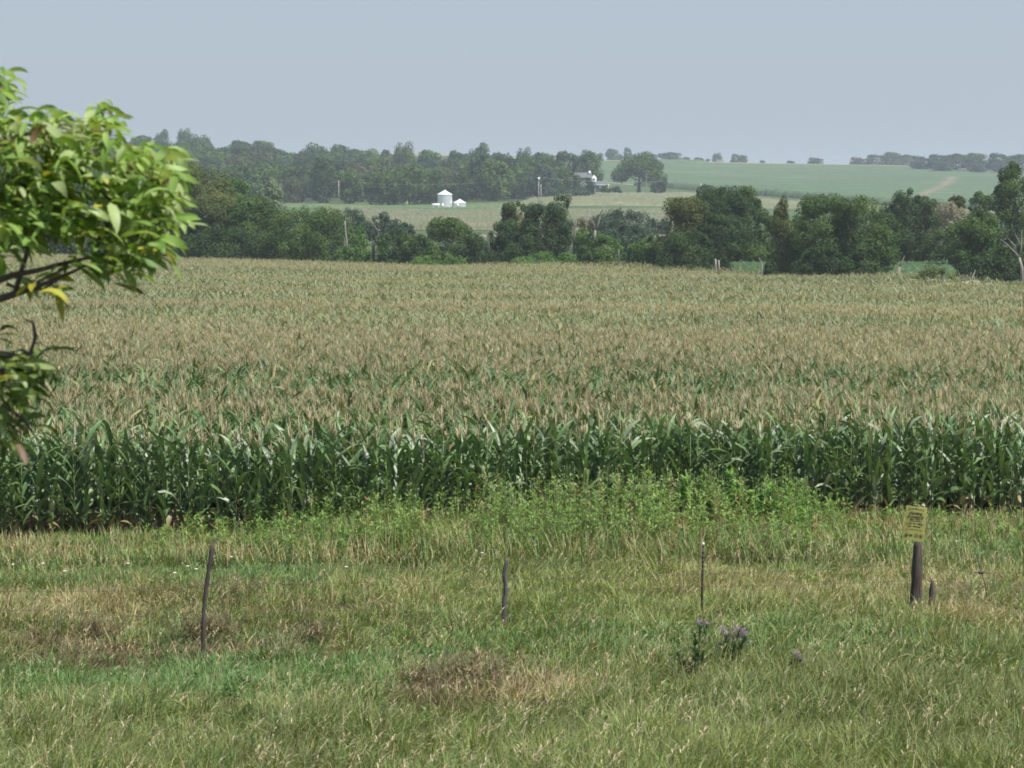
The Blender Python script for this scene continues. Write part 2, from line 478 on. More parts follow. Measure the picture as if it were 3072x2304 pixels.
def trunk(acc, rng, W, Ht, r, c=(.16, .13, .10), limbs=5, frac=.7, lean=(0, 0)):
    top = (lean[0] + rng.uniform(-.04, .04) * W, lean[1], Ht * frac)
    acc.tube([(0, 0, -.4), (r * .15, 0, Ht * .15), (top[0] * .5, top[1] * .5, Ht * frac * .5), top], [r * 1.35, r, r * .75, r * .3], 7, c)
    for i in range(limbs):
        a = 6.28 * (i + rng.random() * .6) / limbs; t = rng.uniform(.3, .85)
        b = np.array([top[0] * t, top[1] * t, Ht * frac * t])
        e = b + np.array([math.cos(a) * W * .3, math.sin(a) * W * .3, Ht * .22])
        m = (b + e) / 2 + np.array([0, 0, -.03 * Ht])
        acc.tube([b, m, e], [r * .5, r * .35, r * .12], 5, c)

def brighter(d): return {k: [tuple(c * 1.15 for c in t) for t in v] for k, v in d.items()}
GREENS = {
    'dark': [(.022, .044, .016), (.034, .066, .021), (.050, .088, .027)],
    'mid': [(.034, .066, .017), (.055, .098, .024), (.080, .130, .032)],
    'bright': [(.046, .098, .024), (.070, .140, .032), (.098, .170, .040)],
    'olive': [(.050, .070, .022), (.078, .100, .030), (.108, .130, .040)],
    'blue': [(.028, .056, .034), (.044, .076, .045), (.060, .095, .055)],
    'silver': [(.07, .11, .06), (.12, .165, .10), (.20, .25, .17)],
    'brown': [(.06, .065, .032), (.085, .09, .045), (.11, .11, .055)],
    'grey': [(.13, .125, .09), (.19, .18, .13), (.24, .23, .17)],
}
GREENS = brighter(GREENS)
def tree(u0, u1, vtop, vbase, D, kind, tone, label, cat='tree', seed=None, dens=1.0, leaf=None, group=None, trunk_r=None, name=None, mats=None, fill=.45, extra=None):
    uc = (u0 + u1) / 2
    x = (uc - 1536) / F * D
    W = (u1 - u0) / F * D * (1.16 if D < 600 else 1.0)
    zb = at(uc, vbase, D).z if vbase else h(x, D)
    g = h(x, D)
    zb = min(zb, g + .2) if vbase is None else max(zb, g - .2)
    zb = g
    Ht = (at(uc, vtop, D).z - zb) * 1.05
    seed = seed if seed is not None else abs(int(uc * 7 + vtop))
    rng = np.random.default_rng(seed)
    name = name or ('shrub' if cat == 'shrub' else 'broadleaf_tree')
    o = thing(name, (x, D, zb), label, cat, group)
    px = D / F * 3          # metres per render pixel
    size = leaf or max(.2, px * 1.6)
    B = blobset(rng, W, Ht, kind)
    if extra: B += extra(W, Ht)
    area = sum(b[3] * b[5] for b in B) * 4
    n = int(min(32000, dens * 6.0 * W * Ht / (size * size * .33) * .8))
    a = Acc(); crown(a, rng, B, n, size, GREENS[tone], fill)
    a.build('crown', mats or M_leaf, o)
    if cat != 'shrub' or W > 6:
        b = Acc(); trunk(b, rng, W, Ht, trunk_r or max(.16, Ht * .022))
        b.build('trunk', M_bark, o)
    else:
        b = Acc()
        for i in range(4):
            aa = i * 1.6
            b.tube([(0, 0, -.2), (math.cos(aa) * W * .1, math.sin(aa) * W * .1, Ht * .3), (math.cos(aa) * W * .22, math.sin(aa) * W * .22, Ht * .7)], [.06, .05, .02], 5, (.14, .12, .09))
        b.build('stem', M_bark, o)
    return o

T = tree
# left clump behind the leafy foreground branch
T(-160, 130, 560, None, 345, 'round', 'dark', "dark broad tree at the photo's left edge, partly behind the foreground branch")
T(60, 330, 575, None, 342, 'round', 'dark', "dark tree behind the foreground branch, second from the left edge")
T(250, 480, 560, None, 340, 'round', 'mid', "round tree behind the foreground branch just left of its leafy tip")
T(430, 600, 590, None, 334, 'low', 'dark', "dark low tree showing under the tip of the foreground branch")
T(505, 700, 508, None, 345, 'open', 'olive', "tall olive-green tree just right of the foreground branch tip", dens=1.1)
T(560, 720, 585, None, 333, 'round', 'olive', "olive tree with brownish cast in front of the tall olive one", dens=1.1)
T(640, 760, 530, None, 372, 'round', 'bright', "bright green round tree peeking over the olive clump")
T(750, 870, 552, None, 366, 'slim', 'silver', "silvery grey-green tree at the right end of the tall left clump")
T(670, 840, 600, None, 334, 'round', 'mid', "mid-green bushy tree between the olive clump and the dome-shaped tree")
T(815, 1035, 628, None, 328, 'round', 'mid', "wide dome-shaped green tree at the corn's far edge, left of the white snag", fill=.5)
T(985, 1095, 628, None, 430, 'low', 'blue', "dark blue-green shrub mass behind the pale standing snag")
T(1045, 1115, 682, None, 322, 'slim', 'bright', "small bright green tree just right of the pale standing snag")
T(1000, 1060, 735, None, 316, 'low', 'bright', "bright low bush at the foot of the pale standing snag", 'shrub')
T(1105, 1200, 642, None, 420, 'low', 'blue', "dark shrubs in the field gap behind the leaning snag", 'shrub')
T(1195, 1242, 668, None, 400, 'round', 'blue', "single small round bush alone in the pale field gap", 'shrub')
T(1130, 1235, 684, None, 318, 'low', 'mid', "green bushy tree right of the leaning snag")
T(1215, 1300, 705, None, 314, 'low', 'mid', "low green bush left of the twin-topped small tree", 'shrub')
T(1280, 1425, 660, None, 320, 'open', 'mid', "twin-topped small tree between low bushes below the grain bins")
T(1345, 1475, 706, None, 308, 'low', 'dark', "dark low thicket below the small grain bin, left of the big central tree", 'shrub')
T(1462, 1560, 665, None, 312, 'open', 'dark', "dark ragged tree at the left flank of the big central tree")
T(1500, 1600, 602, None, 318, 'open', 'olive', "left half of the big central tree clump, with an olive crown", dens=1.15)
T(1575, 1700, 604, None, 310, 'round', 'dark', "big dark central tree below the farmhouse", dens=1.1)
T(1630, 1722, 577, None, 326, 'open', 'silver', "tallest light-leaved cottonwood behind the big central tree", fill=.3, dens=.8)
T(1500, 1640, 716, None, 303, 'low', 'dark', "dark bush at the foot of the big central tree", 'shrub')
T(1720, 1815, 690, None, 304, 'low', 'bright', "vine-covered bright green thicket left of the forked dead tree", 'shrub')
T(1775, 1856, 705, None, 300, 'low', 'bright', "bright green vine mound at the foot of the forked dead tree", 'shrub')
T(1722, 1800, 660, None, 330, 'open', 'brown', "thin brownish shrub behind the left arm of the forked dead tree", dens=.5, fill=.2)
T(1790, 1940, 634, None, 440, 'low', 'blue', "dark blue-green shrub row behind the forked dead tree")
T(1828, 1944, 672, None, 345, 'low', 'blue', "grey-green willow thicket right of the forked dead tree", 'shrub')
T(1935, 2010, 655, None, 470, 'low', 'blue', "small dark far shrub left of the large right-hand clump", 'shrub')
T(1872, 1985, 722, None, 290, 'low', 'bright', "bright rounded bush left of the large dark tree clump, right of the grey post", 'shrub')
T(1930, 2000, 700, None, 330, 'low', 'mid', "mid-green shrub behind the bright rounded bush", 'shrub')
# large right-hand clump
T(1980, 2140, 596, None, 286, 'round', 'olive', "olive-topped left tree of the large dark clump", dens=1.2)
T(2060, 2240, 563, None, 312, 'open', 'dark', "tallest tree in the middle of the large dark clump", dens=1.25)
T(2170, 2300, 568, None, 318, 'open', 'mid', "right-hand peaked tree of the large dark clump", dens=1.2)
T(1990, 2150, 690, None, 280, 'low', 'dark', "dark undergrowth beneath the large dark clump, left of the twin stump", 'shrub')
T(2160, 2260, 680, None, 322, 'low', 'dark', "dark low tree above the twin stump")
T(2250, 2330, 655, None, 326, 'low', 'mid', "mid-green low tree filling the gap left of the slender peaked tree")
T(2292, 2398, 608, None, 272, 'slim', 'olive', "slender peaked yellow-green tree between the two biggest clumps", dens=1.2)
T(2292, 2335, 778, None, 262, 'low', 'dark', "small dark bush at the foot of the curved white snag", 'shrub')
T(2386, 2560, 592, None, 268, 'round', 'mid', "left half of the huge rounded green tree", dens=1.2, fill=.5)
T(2480, 2668, 600, None, 266, 'round', 'mid', "right half of the huge rounded green tree", dens=1.2, fill=.5)
T(2400, 2540, 725, None, 258, 'low', 'dark', "dark low boughs at the base of the huge rounded tree", 'shrub')
T(2540, 2650, 745, None, 258, 'low', 'dark', "dark low bush right of the huge rounded tree's base", 'shrub')
T(2645, 2795, 566, None, 318, 'open', 'dark', "tall dark upright tree right of the huge rounded tree", dens=1.25)
T(2655, 2790, 700, None, 322, 'low', 'dark', "shaded low growth beneath the tall dark upright tree", 'shrub')
T(2768, 2850, 596, None, 345, 'open', 'olive', "pale olive tree right of the tall dark upright tree", fill=.2, dens=.7)
T(2780, 2900, 612, None, 338, 'round', 'grey', "greyish half-bare tree between the tall dark tree and the right edge group", fill=.2, dens=.65)
T(2838, 2895, 583, None, 352, 'round', 'olive', "small round olive crown above the greyish half-bare tree")
T(2898, 2970, 576, None, 348, 'round', 'mid', "round green crown left of the tallest tree at the right edge")
T(2785, 2890, 690, None, 315, 'low', 'mid', "mid-green low trees at the back of the low bean field")
T(2862, 3010, 640, None, 262, 'round', 'mid', "spreading green tree beside the bare dead tree at the right edge", dens=1.1)
T(2975, 3110, 486, None, 290, 'open', 'mid', "tallest tree, rising above the bean hillside at the right edge", dens=1.1)
T(2960, 3110, 735, None, 250, 'low', 'dark', "dark bush under the bare dead tree at the right edge", 'shrub')
T(2880, 2990, 770, None, 250, 'low', 'dark', "dark low bush right of the grey dead brush", 'shrub')
T(3090, 3280, 560, None, 262, 'round', 'mid', "green tree at the very right edge of the photo, mostly out of frame")
T(3230, 3420, 580, None, 262, 'round', 'dark', "dark tree beyond the right edge of the photo")
T(-420, -170, 560, None, 345, 'round', 'dark', "dark tree beyond the left edge of the photo")
T(2745, 2860, 806, None, 244, 'low', 'olive', "low olive-brown weeds left of the grey dead brush", 'shrub', dens=.8)
T(2060, 2140, 785, None, 276, 'low', 'dark', "small dark bush left of the twin stump", 'shrub')
T(1560, 1740, 762, None, 298, 'low', 'bright', "low bright weeds along the corn's far edge below the central tree", 'shrub')
T(1240, 1400, 770, None, 304, 'low', 'bright', "low bright weeds along the corn's far edge below the bins", 'shrub')

T(2030, 2200, 585, None, 296, 'round', 'dark', "dark tree filling the heart of the large dark clump", dens=1.1)
T(2095, 2200, 640, None, 284, 'round', 'dark', "shadowy tree directly above the twin stump in the large dark clump", dens=1.1)
T(2330, 2420, 660, None, 300, 'round', 'mid', "green tree seen between the slender peaked tree and the huge rounded tree")
T(2600, 2690, 640, None, 300, 'round', 'dark', "dark tree between the huge rounded tree and the tall upright one")
T(2840, 2960, 665, None, 300, 'round', 'mid', "green tree between the greyish half-bare tree and the spreading one at right")
T(860, 1000, 700, None, 322, 'low', 'mid', "low boughs at the foot of the dome-shaped tree, left of the white snag", 'shrub')
T(1200, 1300, 735, None, 316, 'low', 'mid', "low green thicket below the dark rail fence, left of the twin-topped tree", 'shrub')
T(560, 760, 690, None, 328, 'low', 'dark', "dark low growth along the foot of the olive clump", 'shrub')

# dead trees, snags and stumps along the creek
WHT = (.25, .235, .215); GRY = (.15, .14, .125)
def snag(D, paths, col, label, name='dead_tree', cat='dead tree', part='branch'):
    """paths: list of (list of (u, v, dy), r0, r1); the first is the trunk"""
    u, v = paths[0][0][0][:2]
    x = (u - 1536) / F * D
    g = h(x, D)
    o = thing(name, (x, D, g), label, cat)
    for k, (pts, r0, r1) in enumerate(paths):
        P = [at(p[0], p[1], D + (p[2] if len(p) > 2 else 0)) - Vector((x, D, g)) for p in pts]
        if k == 0: P[0].z = -.3
        n = len(P); a = Acc()
        a.tube(P, [.62 * (r0 + (r1 - r0) * i / (n - 1)) for i in range(n)], 7, col)
        a.build('trunk' if k == 0 else part, M_bark, o)
snag(318, [([(1041, 770), (1040, 720), (1036, 690), (1035, 662)], .30, .10), ([(1034, 765), (1033, 735), (1036, 705)], .14, .05)], WHT, "pale standing snag, a bare white trunk left of centre along the far corn edge")
snag(320, [([(1122, 775), (1120, 740), (1130, 715), (1136, 700), (1128, 685), (1115, 662)], .42, .08), ([(1121, 740), (1118, 722), (1112, 712)], .2, .06)], GRY, "leaning grey snag with a crooked top beside green bushes")
snag(318, [([(1166, 770), (1165, 750), (1166, 738)], .12, .06), ([(1166, 744), (1150, 742)], .06, .04)], GRY, "short grey broken pole standing in the bushes right of the leaning snag", 'broken_pole', 'post')
snag(309, [([(1468, 745), (1466, 725), (1463, 705), (1466, 690)], .24, .10), ([(1467, 722), (1470, 705)], .12, .06)], GRY, "short split dead trunk at the left flank of the big central tree")
snag(306, [([(1721, 750), (1723, 715), (1724, 680), (1714, 655), (1703, 630)], .34, .08), ([(1724, 690), (1730, 668)], .12, .04)], GRY, "grey dead trunk standing out right of the big central tree")
snag(303, [([(1803, 760), (1792, 740), (1783, 715), (1786, 690)], .42, .26),
           ([(1786, 690), (1779, 668), (1766, 645), (1757, 624)], .24, .05),
           ([(1786, 692), (1796, 668), (1803, 645), (1812, 632)], .24, .06),
           ([(1803, 648), (1818, 636), (1831, 624, 1)], .1, .03),
           ([(1763, 640), (1762, 625)], .07, .03), ([(1778, 668), (1770, 660, -1)], .07, .03),
           ([(1806, 640), (1808, 615)], .06, .02), ([(1824, 630), (1826, 620)], .05, .02)], WHT, "large forked bare dead tree with two pale arms, near the centre")
snag(284, [([(1856, 798), (1856, 770), (1857, 747)], .15, .13)], GRY, "grey leaning post at the far corn edge right of the forked dead tree", 'wooden_post', 'post')
snag(268, [([(2148, 825), (2147, 800), (2147, 777)], .20, .16), ([(2156, 825), (2157, 800), (2156, 780)], .22, .16)], WHT, "pale twin stump standing in front of the low bean field", 'tree_stump', 'stump')
snag(262, [([(2285, 828), (2285, 810), (2286, 795), (2283, 782), (2277, 773)], .20, .05)], WHT, "small curved white snag beside the slender peaked tree")
snag(248, [([(2690, 845), (2694, 825), (2699, 800)], .42, .22), ([(2699, 802), (2706, 785), (2714, 767)], .16, .03),
           ([(2699, 800), (2696, 794), (2697, 789)], .12, .06)], (.22, .19, .16), "broken forked snag with a white splintered tip in front of the low bean field")
snag(238, [([(3070, 850), (3066, 805), (3058, 772)], .30, .2),
           ([(3058, 772), (3040, 752), (3018, 730), (3000, 718)], .15, .03),
           ([(3058, 774), (3064, 745), (3064, 715), (3066, 690)], .15, .03),
           ([(3050, 762), (3046, 738), (3030, 722), (3018, 708)], .10, .02),
           ([(3064, 740), (3052, 715), (3040, 690), (3034, 670)], .08, .02),
           ([(3064, 748), (3082, 715), (3090, 680)], .12, .02),
           ([(3028, 738), (3012, 738), (3004, 742)], .05, .02),
           ([(3056, 770), (3045, 745, 1), (3034, 733, 1)], .05, .02)], WHT, "bare dead tree with pale spreading branches at the right edge")
def brush(u, v0, v1, D, label):
    x = (u - 1536) / F * D; g = h(x, D)
    top = at(u, v0, D).z - g
    o = thing('dead_brush', (x, D, g), label, 'dead shrub')
    rng = np.random.default_rng(5); a = Acc(); b = Acc()
    for i in range(10):
        t = rng.uniform(0, 6.28); L = rng.uniform(.6, 1)
        a.tube([(0, 0, 0), (math.cos(t) * .35, math.sin(t) * .3, top * .5 * L), (math.cos(t) * 1.0, math.sin(t) * .8, top * L)], [.05, .035, .015], 4, (.3, .27, .25))
    n = 500
    tt = rng.uniform(0, 6.28, n); rr = rng.random(n) ** .5
    base = np.stack([np.cos(tt) * rr * .9, np.sin(tt) * rr * .7, rng.random(n) * top * .75 * (1.1 - rr * .6)], 1)
    ribbons(b, base, tt, rng.uniform(.3, .6, n), .035, .3, .9, 2, np.array([.32, .28, .27]))
    a.build('stem', M_bark, o); b.build('twigs', M_bark, o)['kind'] = 'stuff'
brush(2900, 808, 846, 243, "small grey leafless brush pile at the right corner of the far corn edge")

# wooded hillside: copies of a dozen crowns
protos = []
for i in range(12):
    rng = np.random.default_rng(500 + i)
    kind = ['round', 'open', 'round', 'low', 'round', 'open'][i % 6]
    W, Ht = rng.uniform(11, 15), rng.uniform(12, 16)
    a = Acc()
    crown(a, rng, blobset(rng, W, Ht, kind), 3600, .85, np.array(GREENS[['dark', 'mid', 'mid', 'blue', 'mid', 'mid', 'dark', 'mid', 'dark', 'blue', 'mid', 'brown'][i]]) * .98, .3)
    ctrunk = Acc(); trunk(ctrunk, rng, W, Ht, .3)
    protos.append((a.mesh('far_crown', M_far), ctrunk.mesh('far_trunk', M_bark), W, Ht, np.concatenate(a.v), np.concatenate(a.c)))
def far_tree(x, y, k, s, rz, label, group, name='broadleaf_tree', sz=1.0, parts=True, dz=0):
    o = thing(name, (x, y, h(x, y) - .3 + dz), label, 'tree', group, rz)
    inst(protos[k][0], 'crown', o, sc=(s, s, s * sz))
    if parts: inst(protos[k][1], 'trunk', o, sc=(s, s, s * sz))
    return o
rng = np.random.default_rng(11)
WL = {0: "tree crown merging into the dense wood on the far left hillside",
      1: "tree in the wood's front row behind the grain bins and pasture",
      2: "tree crown along the wooded hill's skyline left of the fields",
      3: "dull brownish crown inside the dense hillside wood"}
nrow = 16
cnt = 0
WOOD = Acc()
for r in range(nrow):
    D = 985 + 565 * (r / (nrow - 1)) ** 1.1
    umin = -160; dmx = lambda q: np.interp(q, [-160, 250, 420, 600, 700, 760, 850, 1330, 1500, 1800], [1560, 1560, 1430, 1440, 1470, 1450, 1370, 1430, 1380, 1230]); umax = np.interp(D, [985, 1100, 1200, 1400, 1560], [1800, 1800, 1650, 1560, 1500])
    step = 12.0 / D * F
    u = umin + rng.random() * step
    while u < umax:
        d = D + rng.uniform(-16, 16)
        front = np.interp(u, [0, 860, 1000, 1180, 1330, 1420, 1600, 1760], [985, 985, 965, 925, 960, 985, 1010, 1030])
        if r == 0: d = front + rng.uniform(-8, 8)
        if not (u > 1680 and d < 1150) and d >= front - 12 and d <= dmx(u) and not (abs(u - 945) < 17 and d < 1120):
            k = int(rng.integers(0, 12))
            lab = WL[3] if k == 11 else WL[1] if r == 0 else WL[2] if d > dmx(u) - 55 else WL[0]
            if cnt >= 195:          # the rest of the wood, farther up the hill
                ang = rng.uniform(0, 6.28); sc_ = rng.uniform(.85, 1.25); x_ = (u - 1536) / F * d
                v_ = protos[k][4] * sc_; c_, s__ = math.cos(ang), math.sin(ang)
                v_ = np.stack([v_[:, 0] * c_ - v_[:, 1] * s__ + x_, v_[:, 0] * s__ + v_[:, 1] * c_ + d, v_[:, 2] + h(x_, d) - .3], 1)
                WOOD.add(v_, np.arange(len(v_)).reshape(-1, 4), None, protos[k][5] * rng.uniform(.85, 1.15))
                u += step * rng.uniform(.8, 1.25); continue
            far_tree((u - 1536) / F * d, d, k, rng.uniform(.82, 1.25), rng.uniform(0, 6.28), lab, ['hillside wood interior', 'hillside wood front row', 'hillside wood skyline', 'brownish trees in the wood'][[WL[0], WL[1], WL[2], WL[3]].index(lab)], sz=rng.uniform(.85, 1.15))
            cnt += 1
        u += step * rng.uniform(.8, 1.25)

tag(WOOD.build('woodland', M_far), 'dense wood massed over the upper part of the left hillside', kind='stuff')

def big_tree(u0, u1, vtop, D, k, label, group=None, tall=None, name='broadleaf_tree'):
    W0, H0 = protos[k][2:4]
    uc = (u0 + u1) / 2; x = (uc - 1536) / F * D
    W = (u1 - u0) / F * D
    Ht = at(uc, vtop, D).z - h(x, D) + .3
    o = thing(name, (x, D, h(x, D) - .3), label, 'tree', group, k * 1.3)
    s, sz = W / W0 * 1.05, Ht / H0
    inst(protos[k][0], 'crown', o, sc=(s, s, sz)); inst(protos[k][1], 'trunk', o, sc=(s, s, sz))
# trees standing out on the crests and round the farm
for (u0, u1, vt, D, k, lab) in [
    (468, 516, 391, 1640, 1, "left of two lone trees on the skyline above the left wood"),
    (536, 582, 391, 1640, 5, "right of two lone trees on the skyline above the left wood"),
    (400, 465, 405, 1600, 2, "rounded skyline crown just left of the two lone trees"),
    (235, 280, 385, 1600, 0, "skyline crown showing through the gap in the foreground branch"),
    (690, 760, 420, 1540, 0, "slightly higher crown on the left wooded ridge"),
    (760, 830, 422, 1540, 4, "ridge crown right of the highest point of the left wood"),
    (1030, 1100, 446, 1480, 2, "dark rounded crown on the ridge against the pale strip"),
    (970, 1030, 450, 1480, 1, "crown against the pale field strip on the ridge, left of the dark rounded one"),
    (1180, 1250, 436, 1250, 5, "tall crown rising above the wood left of the bins"),
    (1395, 1475, 434, 1230, 1, "tall airy crown rising above the wood right of the bins"),
    (1250, 1330, 450, 1260, 4, "crown on the ridge above the big grain bin"),
    (1340, 1400, 450, 1300, 0, "crown between the two tall airy ridge trees"),
    (1545, 1600, 452, 1220, 5, "pointed crown left of the farmstead trees"),
    (1585, 1680, 458, 1180, 4, "broad crown above the twin utility poles"),
    (1655, 1745, 452, 1170, 0, "large tree directly behind the farmhouse roof"),
    (1725, 1810, 455, 1165, 2, "large tree at the right side of the farmhouse, left of the willow"),
    (1600, 1700, 500, 1110, 2, "tree in front of the farmstead trees, right of the twin poles"),
    (1480, 1580, 480, 1120, 4, "tree above and left of the twin utility poles"),
    (1430, 1530, 520, 1060, 0, "round tree at the pasture's edge left of the twin poles"),
]:
    big_tree(u0, u1, vt, D, k, lab)
for (u0, u1, vt, D, k, lab, nm) in [
    (1680, 1706, 453, 2300, 0, "small far skyline tree left of the farmstead group", None),
    (1733, 1792, 450, 2300, 3, "long low far skyline clump behind the farmstead", None),
    (1790, 1810, 458, 2300, 2, "tiny skyline tree left of the mound-shaped pair", None),
    (1815, 1856, 446, 2300, 4, "mound-shaped far tree on the skyline left of the willow top", None),
    (1846, 1872, 462, 2310, 3, "low skyline bush right of the mound-shaped far tree", None),
    (1867, 1895, 441, 2300, 0, "egg-shaped far tree on the skyline above the willow", None),
    (1915, 1975, 458, 2250, 3, "pale low skyline clump right above the willow", None),
    (1973, 2047, 456, 2200, 2, "widest rounded skyline clump above the bean field", None),
    (2046, 2070, 471, 2200, 4, "small skyline tree at the right foot of the widest clump", None),
    (2075, 2111, 472, 2200, 0, "dome-shaped lone skyline tree left of the tiny cone", None),
    (2115, 2128, 476, 2200, 2, "tiny cone-shaped skyline evergreen", 'conifer_tree'),
    (2134, 2164, 461, 2200, 5, "airy skyline tree left of the small white house", None),
    (2188, 2218, 461, 2200, 0, "left of the twin skyline trees beside the small white house", None),
    (2212, 2241, 465, 2200, 4, "right of the twin skyline trees beside the small white house", None),
    (2272, 2295, 481, 2250, 3, "tiny low skyline bush in mid hill", None),
    (2350, 2386, 482, 2250, 3, "flat low skyline bush left of the dark dome", None),
    (2410, 2473, 473, 2200, 3, "dark dome-shaped skyline grove alone on the crest", None),
    (2535, 2600, 472, 2250, 3, "low left end of the long skyline grove", None),
    (2585, 2660, 463, 2250, 0, "middle crown of the long skyline grove", None),
    (2640, 2700, 456, 2250, 4, "highest crown of the long skyline grove", None),
    (2685, 2740, 463, 2250, 2, "right end crown of the long skyline grove", None),
    (2716, 2790, 468, 1850, 3, "left end tree of the nearer wood at the field's upper right", None),
    (2770, 2840, 462, 1850, 0, "second crown of the nearer upper-right wood", None),
    (2825, 2900, 460, 1840, 2, "third crown of the nearer upper-right wood", None),
    (2885, 2960, 459, 1820, 4, "fourth crown of the nearer upper-right wood, left of the tall edge tree", None),
    (2950, 3020, 458, 1820, 0, "crown of the upper-right wood just left of the tallest edge tree", None),
    (3010, 3090, 462, 1800, 2, "upper-right wood crown behind the tallest edge tree", None),
    (2890, 2960, 478, 1780, 3, "low front trees of the upper-right wood", None),
    (2960, 3050, 478, 1770, 3, "low front trees of the upper-right wood by the edge tree", None),
    (2780, 2860, 474, 1800, 3, "low front trees of the upper-right wood's left half", None),
]:
    big_tree(u0, u1, vt, D, k, lab, name=nm or 'broadleaf_tree')
T(1826, 2004, 463, 574, 1125, 'willow', 'mid', "big spreading willow with a pale trunk on the farm lawn", dens=1.0, leaf=.8, mats=M_far, trunk_r=.8, name='willow_tree', fill=.3)
T(1952, 2000, 525, 574, 1100, 'low', 'dark', "low dark shrub at the right side of the willow", 'shrub', leaf=.8, mats=M_far)
T(1695, 1770, 569, 598, 1010, 'low', 'blue', "rounded blue-grey shrub in front of the farmhouse", 'shrub', leaf=.7, mats=M_far)
T(1743, 1788, 535, 590, 1030, 'slim', 'dark', "dark evergreen standing before the farmhouse gable", leaf=.7, mats=M_far, name='conifer_tree')
T(1688, 1762, 531, 575, 1062, 'low', 'dark', "dark leafy tree hiding the lower half of the farmhouse", leaf=.7, mats=M_far)
T(1800, 1836, 555, 575, 1075, 'low', 'mid', "low green shrubs right of the farmhouse porch", 'shrub', leaf=.7, mats=M_far)
T(1835, 1863, 560, 575, 1080, 'low', 'dark', "small dark bush between porch shrubs and willow", 'shrub', leaf=.7, mats=M_far)

# ------------------------------------------------------------------ farm: bins, tank, house, poles
M_galv = mat("galvanized", base=(.80, .81, .84), rough=.36, spec=.5, metal=.7)
M_roofm = mat("bin_roof", base=(.80, .80, .82), rough=.5, spec=.5, metal=.25)
M_white = mat("white_paint", base=(.8, .8, .8), rough=.5)
M_shing = mat("shingles", base=(.10, .105, .115), rough=.9)
def grain_bin(u, D, dia, eave, peak, label):
    x = (u - 1536) / F * D; g = h(x, D)
    o = thing('grain_bin', (x, D, g), label, 'grain bin')
    R = dia / 2; a = Acc(); N = 48; rings = int(eave / .28)
    V = []
    for i in range(rings * 2 + 1):
        z = eave * i / (rings * 2); r = R + (.035 if i % 2 else -.035)
        for k in range(N): V.append((r * math.cos(6.28318 * k / N), r * math.sin(6.28318 * k / N), z))
    q = [(i * N + k, i * N + (k + 1) % N, (i + 1) * N + (k + 1) % N, (i + 1) * N + k) for i in range(rings * 2) for k in range(N)]
    a.add(V, q); a.build('wall', M_galv, o, smooth=True)
    a = Acc(); V = []; N = 32
    for k in range(N):
        t = 6.28318 * k / N; rr = 1.06 * R; dz = .05 if k % 2 else 0
        V.append((rr * math.cos(t), rr * math.sin(t), eave + .02 + dz))
    for k in range(N):
        t = 6.28318 * k / N
        V.append((.09 * R * math.cos(t), .09 * R * math.sin(t), peak - .12))
    q = [(k, (k + 1) % N, N + (k + 1) % N, N + k) for k in range(N)]
    a.add(V, q)
    a.add([(v[0], v[1], v[2] - .1) for v in V[:N]] + V[:N], q)
    rf = a.build('roof', M_roofm, o)
    a = Acc(); a.tube([(0, 0, peak - .15), (0, 0, peak + .05)], [.14 * R, .1 * R], 12); a.build('cap', M_roofm, rf)
    a = Acc(); a.box((-.25 * R, -R * .97 - .03, 1.0), (.7, .1, 1.5)); a.build('door', M_roofm, o)
grain_bin(1335, 870, 5.55, at(1335, 583.5, 870).z - h((1335 - 1536) / F * 870, 870), at(1335, 570, 870).z - h((1335 - 1536) / F * 870, 870), "tall shiny galvanized grain bin with a conical white roof, the larger of two")
grain_bin(1379.5, 872, 4.7, at(1380, 608.7, 872).z - h((1380 - 1536) / F * 872, 872), at(1380, 597, 872).z - h((1380 - 1536) / F * 872, 872), "small squat grain bin with a white conical roof, right of the tall one")
def tank():
    D = 855; p = at(1308, 615, D); g = h(p.x, D)
    o = thing('fuel_tank', (p.x, D, g), "low white horizontal tank left of the tall grain bin", 'tank')
    zc = p.z - g
    a = Acc(); a.tube([(-1.45, 0, zc), (-1.3, 0, zc), (1.3, 0, zc), (1.45, 0, zc)], [.25, .5, .5, .25], 16); a.build('body', M_white, o, smooth=True)
    for s in (-.9, .9):
        a = Acc(); a.box((s, 0, zc / 2 - .2), (.2, .7, max(zc - .2, .3))); a.build('leg', M_white, o)
tank()
